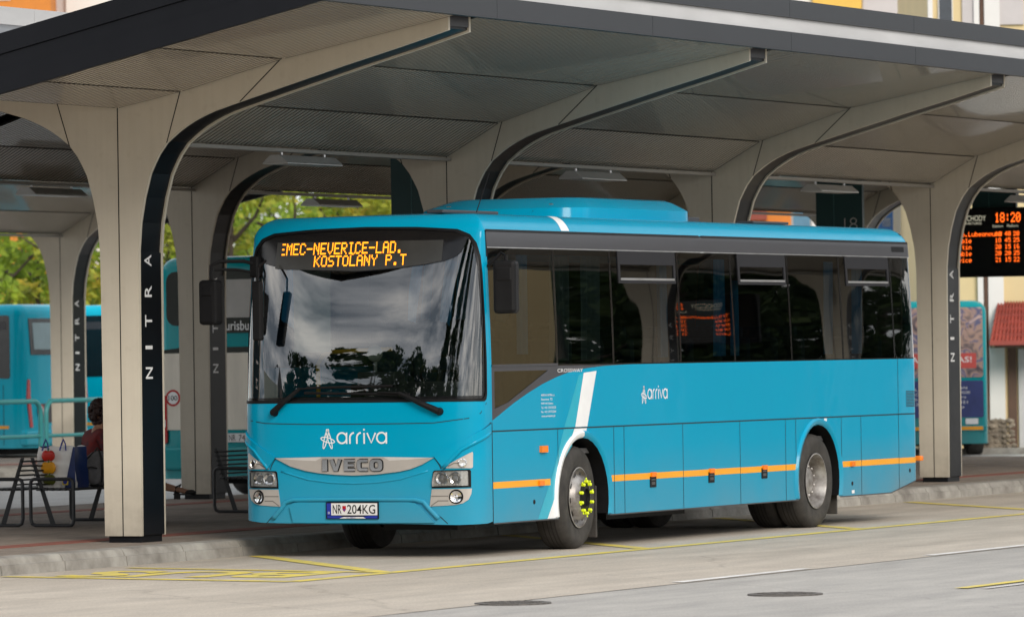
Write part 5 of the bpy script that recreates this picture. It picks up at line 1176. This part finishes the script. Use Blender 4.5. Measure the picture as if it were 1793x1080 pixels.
# ------------------------------------------------------------------ trees
LEAFM = {}
def leaf_mat(name, c1, c2, c3):
    m = M(name, c1, .6); t = m.node_tree; b = t.nodes['Principled BSDF']
    tcn = t.nodes.new('ShaderNodeTexCoord'); n = t.nodes.new('ShaderNodeTexNoise'); n.inputs['Scale'].default_value = 1.1; n.inputs['Detail'].default_value = 6; n.inputs['Roughness'].default_value = .75
    t.links.new(tcn.outputs['Object'], n.inputs[0]); r = t.nodes.new('ShaderNodeValToRGB')
    els = r.color_ramp.elements; els[0].position = .34; els[0].color = (*c1, 1); els[1].position = .68; els[1].color = (*c3, 1); q = els.new(.52); q.color = (*c2, 1)
    t.links.new(n.outputs[0], r.inputs[0]); t.links.new(r.outputs[0], b.inputs['Base Color'])
    tl = t.nodes.new('ShaderNodeBsdfTranslucent'); t.links.new(r.outputs[0], tl.inputs[0]); ms = t.nodes.new('ShaderNodeMixShader'); ms.inputs[0].default_value = .4
    t.links.new(b.outputs[0], ms.inputs[1]); t.links.new(tl.outputs[0], ms.inputs[2]); t.links.new(ms.outputs[0], t.nodes['Material Output'].inputs[0]); return m
LV1 = leaf_mat('yellow_green_leaves', (.09, .15, .012), (.29, .42, .03), (.55, .58, .06)); LV2 = leaf_mat('autumn_leaves', (.11, .15, .012), (.36, .40, .035), (.60, .42, .05)); LV3 = leaf_mat('dark_leaves', (.012, .03, .008), (.03, .06, .012), (.06, .09, .018))
BARK = M('bark', (.06, .045, .035), .9, var=.4, bump=.5)
def leaves(b, rng, c, rad, n, size, mat):
    for _ in range(n):
        d = Vector((rng.gauss(0, 1), rng.gauss(0, 1), rng.gauss(0, 1))).normalized() * rad * rng.uniform(.45, 1.0) ** .6
        p = Vector(c) + Vector((d.x, d.y, d.z * .8)); a = Vector((rng.uniform(-1, 1), rng.uniform(-1, 1), rng.uniform(-1, 1))).normalized(); q = a.orthogonal().normalized(); s_ = size * rng.uniform(.6, 1.3)
        b.face([p + a * s_, p + q * s_ * .55, p - a * s_, p - q * s_ * .55], mat)
def tree(label, loc, h, wd, mat, seed, name='bushy_tree', n=46, per_=70, low=.12, group='yellow green trees behind the far platform', sz=.13):
    rng = random.Random(seed); t = thing(name, label, 'tree', loc, 0, group)
    b = MB(); b.tube([(0, 0, -.1), (.05, 0, h * .3), (-.05, .05, h * .6), (0, 0, h * .9)], [.16, .12, .07, .02], BARK, 8)
    tips = []
    for k in range(9):
        a = rng.uniform(0, 6.28); z = h * rng.uniform(.2, .75); r_ = wd * rng.uniform(.5, .95); e_ = (math.cos(a) * r_, math.sin(a) * r_, z + h * rng.uniform(.1, .25)); b.tube([(0, 0, z), (e_[0] * .5, e_[1] * .5, z + h * .08), e_], [.06, .04, .012], BARK, 5)
    b.build('trunk', t)
    b = MB()
    for k in range(n):
        a = rng.uniform(0, 6.28); zz = rng.uniform(low, 1.0); r_ = wd * math.sqrt(max(.05, 1 - ((zz - .5) / .56) ** 2)) * math.sqrt(rng.uniform(.08, 1))
        leaves(b, rng, (math.cos(a) * r_, math.sin(a) * r_, h * zz), rng.uniform(.35, .75) * wd / 2.2, per_, sz, mat)
    b.build('crown', t); return t
RH = Vector((cr.x, cr.y, 0)).normalized(); DH = Vector((cd.x, cd.y, 0)).normalized()
def at(px, dep): p = CAM + DH * dep + RH * ((px - 896.5) / 9829.7 * dep); return (p.x, p.y, 0)
TL = [(-40, 131, 6.0, 2.3, 1, 'tallest yellow green tree behind the pale blue bus at far left'), (70, 134, 5.6, 2.2, 1, 'yellow green tree above the first pale blue bus, left of the far column'), (190, 130, 5.9, 2.3, 2, 'orange tinged tree seen just right of the far column'), (300, 133, 6.6, 2.3, 1, 'yellow green tree between the nearest column and the touring coach'), (410, 130, 7.0, 2.4, 2, 'orange tinged tree above the touring coach roof'), (520, 135, 6.6, 2.4, 1, 'yellow green tree over the left corner of the bus roof'), (630, 131, 6.5, 2.3, 2, 'orange tinged tree left of the number 19 sign'), (735, 134, 6.6, 2.3, 1, 'yellow green tree hidden behind the number 19 sign')]
for i, (px, dp_, h, wd, k, lb) in enumerate(TL): tree(lb, at(px, dp_), h, wd, (LV1, LV2)[k - 1], 20 + i)
for i, (px, dp_, h, lb) in enumerate(((0, 146, 7.4, 'darker tree in the back row at far left'), (240, 147, 7.2, 'darker tree in the back row left of the touring coach'), (560, 146, 6.7, 'darker tree in the back row above the bus windscreen'), (400, 150, 6.8, 'darker tree in the back row above the touring coach'))): tree(lb, at(px, dp_), h, 3.4, LV1, 60 + i, n=60, sz=.17, group='back row of trees behind the far platform')

# ------------------------------------------------------------------ buildings at the back
CREAM = M('cream_render', (.66, .53, .30), .85, var=.06, vscale=1); YELW = M('yellow_render', (.72, .46, .10), .85, var=.08); WREN = M('white_render', (.72, .71, .69), .8, var=.06, vscale=1); LILA = M('grey_lilac_render', (.52, .49, .49), .85, var=.05); ORAN = M('orange_render', (.62, .22, .04), .85, var=.1); TILE = M('red_roof_tiles', (.30, .050, .035), .6, var=.3, vscale=4); WIN_ = M('house_glass', (.05, .06, .075), .1, var=.2); STON = M('gabion_stones', (.30, .25, .19), .85, var=.5, vscale=5, vcol=(.12, .10, .08)); BROWN = M('brown_door', (.09, .045, .025), .5, var=.2)
RZ = math.atan2(RH.y, RH.x)
def block(name, label, px0, px1, dep, cat='building'):
    a = at(px0, dep); t = thing(name, label, cat, a, RZ); t['w'] = 0; del t['w']; return t, (px1 - px0) / 9829.7 * dep
# local frame: +x to the right in the picture, +y away from the camera
t, W_ = block('station_building', 'cream station building with white pilasters behind the red tiled porch at right', 1632, 2050, 104)
def lx(px, px0=1632, dep=104): return (px - px0) / 9829.7 * dep
b = MB(); b.box((0, 0, -.1), (W_, 8, 12), CREAM); b.build('wall', t)
for a, c_, m_ in ((1712, 1722, WREN), (1730, 1757, WREN), (1632, 1640, WREN)): b = MB(); b.box((lx(a), -.12, 0), (lx(c_), .0, 11.6), m_); b.build('pilaster', t)
b = MB(); b.tube([(lx(1725), -.1, 0), (lx(1725), -.1, 11.5)], .045, BROWN, 8); b.build('downpipe', t)
b = MB(); b.box((lx(1692), -.06, 7.9), (lx(1800), -.0, 11.9), LILA); b.build('upper_wall_panel', t)
for z in (7.4, 4.4): 
    for px in (1650,):
        b = MB(); b.box((lx(px), -.05, z), (lx(px + 26), .02, z + 1.6), WREN); w_ = b.build('window', t); b = MB(); b.box((lx(px + 2), -.06, z + .08), (lx(px + 24), -.045, z + 1.52), WIN_); b.build('pane', w_)
b = MB(); b.box((lx(1763), -.05, 0), (lx(1778), .02, 1.95), BROWN); d_ = b.build('door', t); b = MB(); b.box((lx(1781), -.06, 0), (lx(1800), .0, 1.9), M('pale_door_panel', (.5, .5, .5), .5, var=.05)); b.build('side_panel', d_)
# porch roof: rows of rounded tiles running down to the eave
b = MB(); zt, zb_ = 2.74, 2.02; rows, cols = 6, 16
x00, x01 = lx(1722), lx(1830); x10, x11 = lx(1746), lx(1830)
for r_ in range(rows):
    f0, f1 = r_ / rows, (r_ + 1) / rows
    for c_ in range(cols):
        def P_(f, g): xa = x10 + (x00 - x10) * f; return Vector((xa + (x01 - xa) * g, -.05 - 1.15 * f, zt + (zb_ - zt) * f))
        g0, g1 = c_ / cols, (c_ + 1) / cols; pts = [(0, 0), (.25, .035), (.5, .05), (.75, .035), (1, 0)]
        for k in range(4):
            q = [P_(f0, g0 + (g1 - g0) * pts[k][0]), P_(f0, g0 + (g1 - g0) * pts[k + 1][0]), P_(f1 + .03, g0 + (g1 - g0) * pts[k + 1][0]), P_(f1 + .03, g0 + (g1 - g0) * pts[k][0])]
            hs = [pts[k][1], pts[k + 1][1]]
            b.face([q[0] + Vector((0, 0, hs[0])), q[1] + Vector((0, 0, hs[1])), q[2] + Vector((0, 0, hs[1] + .035)), q[3] + Vector((0, 0, hs[0] + .035))], TILE)
            b.face([q[3] + Vector((0, 0, hs[0] + .035)), q[2] + Vector((0, 0, hs[1] + .035)), q[2] + Vector((0, 0, -.03)), q[3] + Vector((0, 0, -.03))], TILE)
b.build('porch_roof', t); b = MB(); b.box((x00 + .1, -1.15, zb_ - .10), (x01, -.02, zb_ - .035), BROWN); b.build('porch_beam', t)
# stone gabion wall
a = at(1699, 101.5); t = thing('gabion_wall', 'low stone filled gabion wall beside the advert bus', 'stone wall', a, RZ)
b = MB(); rng = random.Random(5); b.box((.06, .06, 0), (.64, .6, .62), STON)
for i in range(10):
    for j in range(7): b.ball((.06 + i * .075 + rng.uniform(-.02, .02), .06 + rng.uniform(-.03, .03), .05 + j * .092 + rng.uniform(-.02, .02)), rng.uniform(.04, .06), STON, (1.1, .8, .85), 1)
b.build('stones', t)
b = MB(); b.box((-2, -.4, 0), (14, -.1, .12), KERB); o = b.build('kerb'); o['kind'] = 'structure'; o.location = a; o.rotation_euler = (0, 0, RZ)
# upper town houses
t, W_ = block('apartment_building', 'tall pale apartment building rising over the canopy edge at top right', 1390, 1700, 150)
lz = lambda px: (px - 1390) / 9829.7 * 150
b = MB(); b.box((0, 0, 0), (W_, 10, 16), WREN); b.build('wall', t)
b = MB(); b.box((lz(1430), -.2, 11.0), (lz(1516), -.0, 12.6), YELW); b.build('yellow_band', t)
b = MB(); b.box((lz(1518), -.1, 9), (lz(1630), -.0, 15.8), LILA); b.build('bay_panel', t)
for px, z in ((1597, 10.6), (1597, 7.2), (1450, 8.2)):
    b = MB(); b.box((lz(px), -.16, z), (lz(px + 31), -.02, z + 1.7), WREN); w_ = b.build('window', t); b = MB(); b.box((lz(px + 1.5), -.18, z + .06), (lz(px + 29.5), -.155, z + 1.64), WIN_); b.build('pane', w_)
t, W_ = block('orange_building', 'orange building over the canopy edge at top left corner', -60, 96, 160)
b = MB(); b.box((0, 0, 0), (W_, 8, 18), ORAN); b.build('wall', t)
for z in (8.2, 12.2): b = MB(); b.box((.6, -.05, z), (1.4, .05, z + 1.2), WREN); w_ = b.build('window', t); b = MB(); b.box((.66, -.07, z + .06), (1.34, -.045, z + 1.14), WIN_); b.build('pane', w_)
t, W_ = block('grey_building', 'grey white building next to the orange one at top left', 96.5, 330, 162)
b = MB(); b.box((0, 0, 0), (W_, 8, 15.5), LILA); b.build('wall', t); b = MB(); b.box((.45, -.2, 0), (W_ - 1, -.0, 15), WREN); b.build('bay_panel', t)
t, W_ = block('shop_building', 'orange shop front seen under the canopy left of the number 18 sign', 1190, 1400, 128)
ls = lambda px: (px - 1190) / 9829.7 * 128
b = MB(); b.box((0, 0, 0), (W_, 6, 5.6), ORAN); b.build('wall', t); b = MB(); b.box((ls(1300), -.1, 4.9), (ls(1345), 0, 5.3), M('dark_red_sign', (.25, .05, .03), .5, var=.1)); b.build('sign_board', t); b = MB(); b.box((ls(1345), -.15, 2.5), (ls(1388), 0, 4.85), ORAN); b.build('bay_panel', t)
def hoarding(label, px0, px1, dep, z0, z1, cols):
    a = at(px0, dep); t = thing('billboard', label, 'billboard', a, RZ, 'billboards under the canopies'); w_ = (px1 - px0) / 9829.7 * dep
    b = MB(); b.box((0, 0, z0), (w_, .12, z1), WREN); b.build('panel', t)
    for fx0, fx1, fz0, fz1, m_ in cols: b = MB(); b.box((w_ * fx0, -.008, z0 + (z1 - z0) * fz0), (w_ * fx1, -.002, z0 + (z1 - z0) * fz1), m_); b.build('print', t)
    for f in (.2, .8): b = MB(); b.tube([(w_ * f, .06, 0), (w_ * f, .06, z0)], .06, DGREY, 8); b.build('post', t)
    return t
BBL = M('billboard_blue', (.03, .12, .35), .5, var=.1); BRD = M('billboard_red', (.60, .05, .03), .5, var=.1); BSK = M('billboard_sky', (.25, .50, .70), .5, var=.15)
h1 = hoarding('white and pale blue billboard left of the number 18 sign', 1388, 1424, 118, 3.6, 5.2, [(.1, .9, .55, .9, BSK), (.1, .9, .08, .5, BSK), (.22, .85, .2, .38, BRD)])
hoarding('blue billboard with white letters in the arch right of the number 18 sign', 1524, 1566, 112, 3.0, 5.2, [(0, 1, 0, 1, BBL), (.55, .9, .62, .70, WHITE)])
hoarding('white billboard with red heading in the arch right of the number 18 sign', 1566, 1612, 112.2, 2.8, 5.5, [(.2, .8, .86, .95, BRD), (.35, .75, .72, .78, BSK), (.3, .9, .62, .68, BSK)])

# ------------------------------------------------------------------ the other side of the station, seen mirrored in the bus windows
for i, lb in ((3, 'white canopy column across the bay, mirrored left in the bus side windows'), (4, 'white canopy column across the bay, mirrored in the middle bus side windows'), (5, 'white canopy column across the bay, mirrored in the rear bus side window')): dup(c0, (CX0 + i * SP, -10.9, PZ), lb)
canopy('canopy roof across the bay, mirrored in the bus side windows', -10.9, baysfor(3, 6) + [(CX0 + 6 * SP + .49, 46, 1)], 18.8, 46.02)
bo = [o for o in bpy.data.objects if o.name == 'departure_board'][0]
dup(bo, (31.0, -11.0, -.55), 'black departure board with orange lines mirrored in the middle bus side window')
def mir(px, dep): p = at(px, dep); return (p[0], -p[1], 0)
ORD = ('nearest the front', 'second', 'third', 'fourth', 'fifth', 'sixth', 'seventh', 'eighth', 'ninth')
for i, px in enumerate((985, 1060, 1135, 1215, 1300, 1385, 1470, 1550, 1640)):
    tree('dark tree across the road mirrored in the bus side windows, %s from the front' % ORD[i] if i else 'dark tree across the road mirrored in the bus side windows, nearest the front', mir(px, 104 + (i % 3) * 5), 8 + (i % 2), 2.7, LV3, 90 + i, n=60, per_=60, low=.0, group='dark trees mirrored in the bus side windows', sz=.16, name='dark_tree')
t = thing('yellow_house', 'yellow house mirrored in the driver window of the bus', 'house', mir(905, 97), -RZ)
b = MB(); b.box((-.62, 0, 0), (.62, 5, 6), CREAM); b.build('wall', t)
# and what the windscreen mirrors: dark conifers, bushes, a low hall, a turret and a street lamp behind the photographer
def conifer(label, loc, h, wd, seed):
    rng = random.Random(seed); t = thing('conifer', label, 'tree', loc, 0, 'conifers mirrored in the windscreen')
    b = MB(); b.tube([(0, 0, 0), (0, 0, h * .95)], [.25, .03], BARK, 6); b.build('trunk', t); b = MB()
    for k in range(150):
        z = rng.uniform(.04, 1); r_ = wd * (1 - z) ** .8 * rng.uniform(.3, 1); a = rng.uniform(0, 6.28); leaves(b, rng, (math.cos(a) * r_, math.sin(a) * r_, h * z), wd * .30, 34, .42, LV3)
    b.build('crown', t)
def pol(az, d): return (.5 + d * math.cos(R(az)), 1.3 + d * math.sin(R(az)), 0)
for i, (az, d, h, w_) in enumerate(((172, 50, 25, 3.6), (179, 48, 30, 4.2), (187, 44, 26, 3.8))): conifer('tall dark conifer mirrored at the right of the windscreen, %s' % ('leftmost', 'tallest', 'shortest')[i], pol(az, d), h, w_, 200 + i)
for i, (az, d, h) in enumerate(((160, 58, 17), (153, 62, 19), (146, 64, 18), (167, 56, 15))): tree('dark broad tree mirrored low in the windscreen, %s of four' % ('third', 'second', 'first', 'fourth')[i], pol(az, d), h, 5, LV3, 300 + i, n=85, per_=70, low=.02, sz=.34, group='broad trees mirrored in the windscreen', name='dark_tree')
t = thing('low_hall', 'pale low hall mirrored at the left of the windscreen', 'building', pol(132, 70), R(42)); b = MB(); b.box((-7, -5, 0), (7, 5, 13), M('hall_render', (.5, .52, .44), .8, var=.1)); b.build('wall', t)
t = thing('turret', 'dark turret with a pointed roof mirrored in the windscreen', 'tower', pol(139, 72)); b = MB(); b.box((-1.4, -1.4, 0), (1.4, 1.4, 14), BROWN); b.build('wall', t); b = MB(); b.lathe([(2.3, 14), (0, 17.5)], (0, 0, 0), (0, 0, 1), BROWN, 4); b.build('roof', t)
t = thing('street_lamp', 'street lamp with one arm mirrored at the left of the windscreen', 'street lamp', pol(136, 55)); b = MB(); b.tube([(0, 0, 0), (0, 0, 13)], .09, DGREY, 8); b.tube([(0, 0, 13), (-.9, -.9, 13.6)], .07, DGREY, 6); b.build('pole', t); b = MB(); b.box((-1.5, -1.5, 13.5), (-.8, -.8, 13.7), DGREY, .05); b.build('lamp_head', t)

rng = random.Random(77); b = MB()
for k in range(300):
    az = rng.uniform(138, 192); d = rng.uniform(72, 78); p = pol(az, d); leaves(b, rng, (p[0], p[1], rng.uniform(.5, 15)), rng.uniform(1.8, 3.2), 44, .55, LV3)
o = b.build('distant_wood'); o['kind'] = 'stuff'
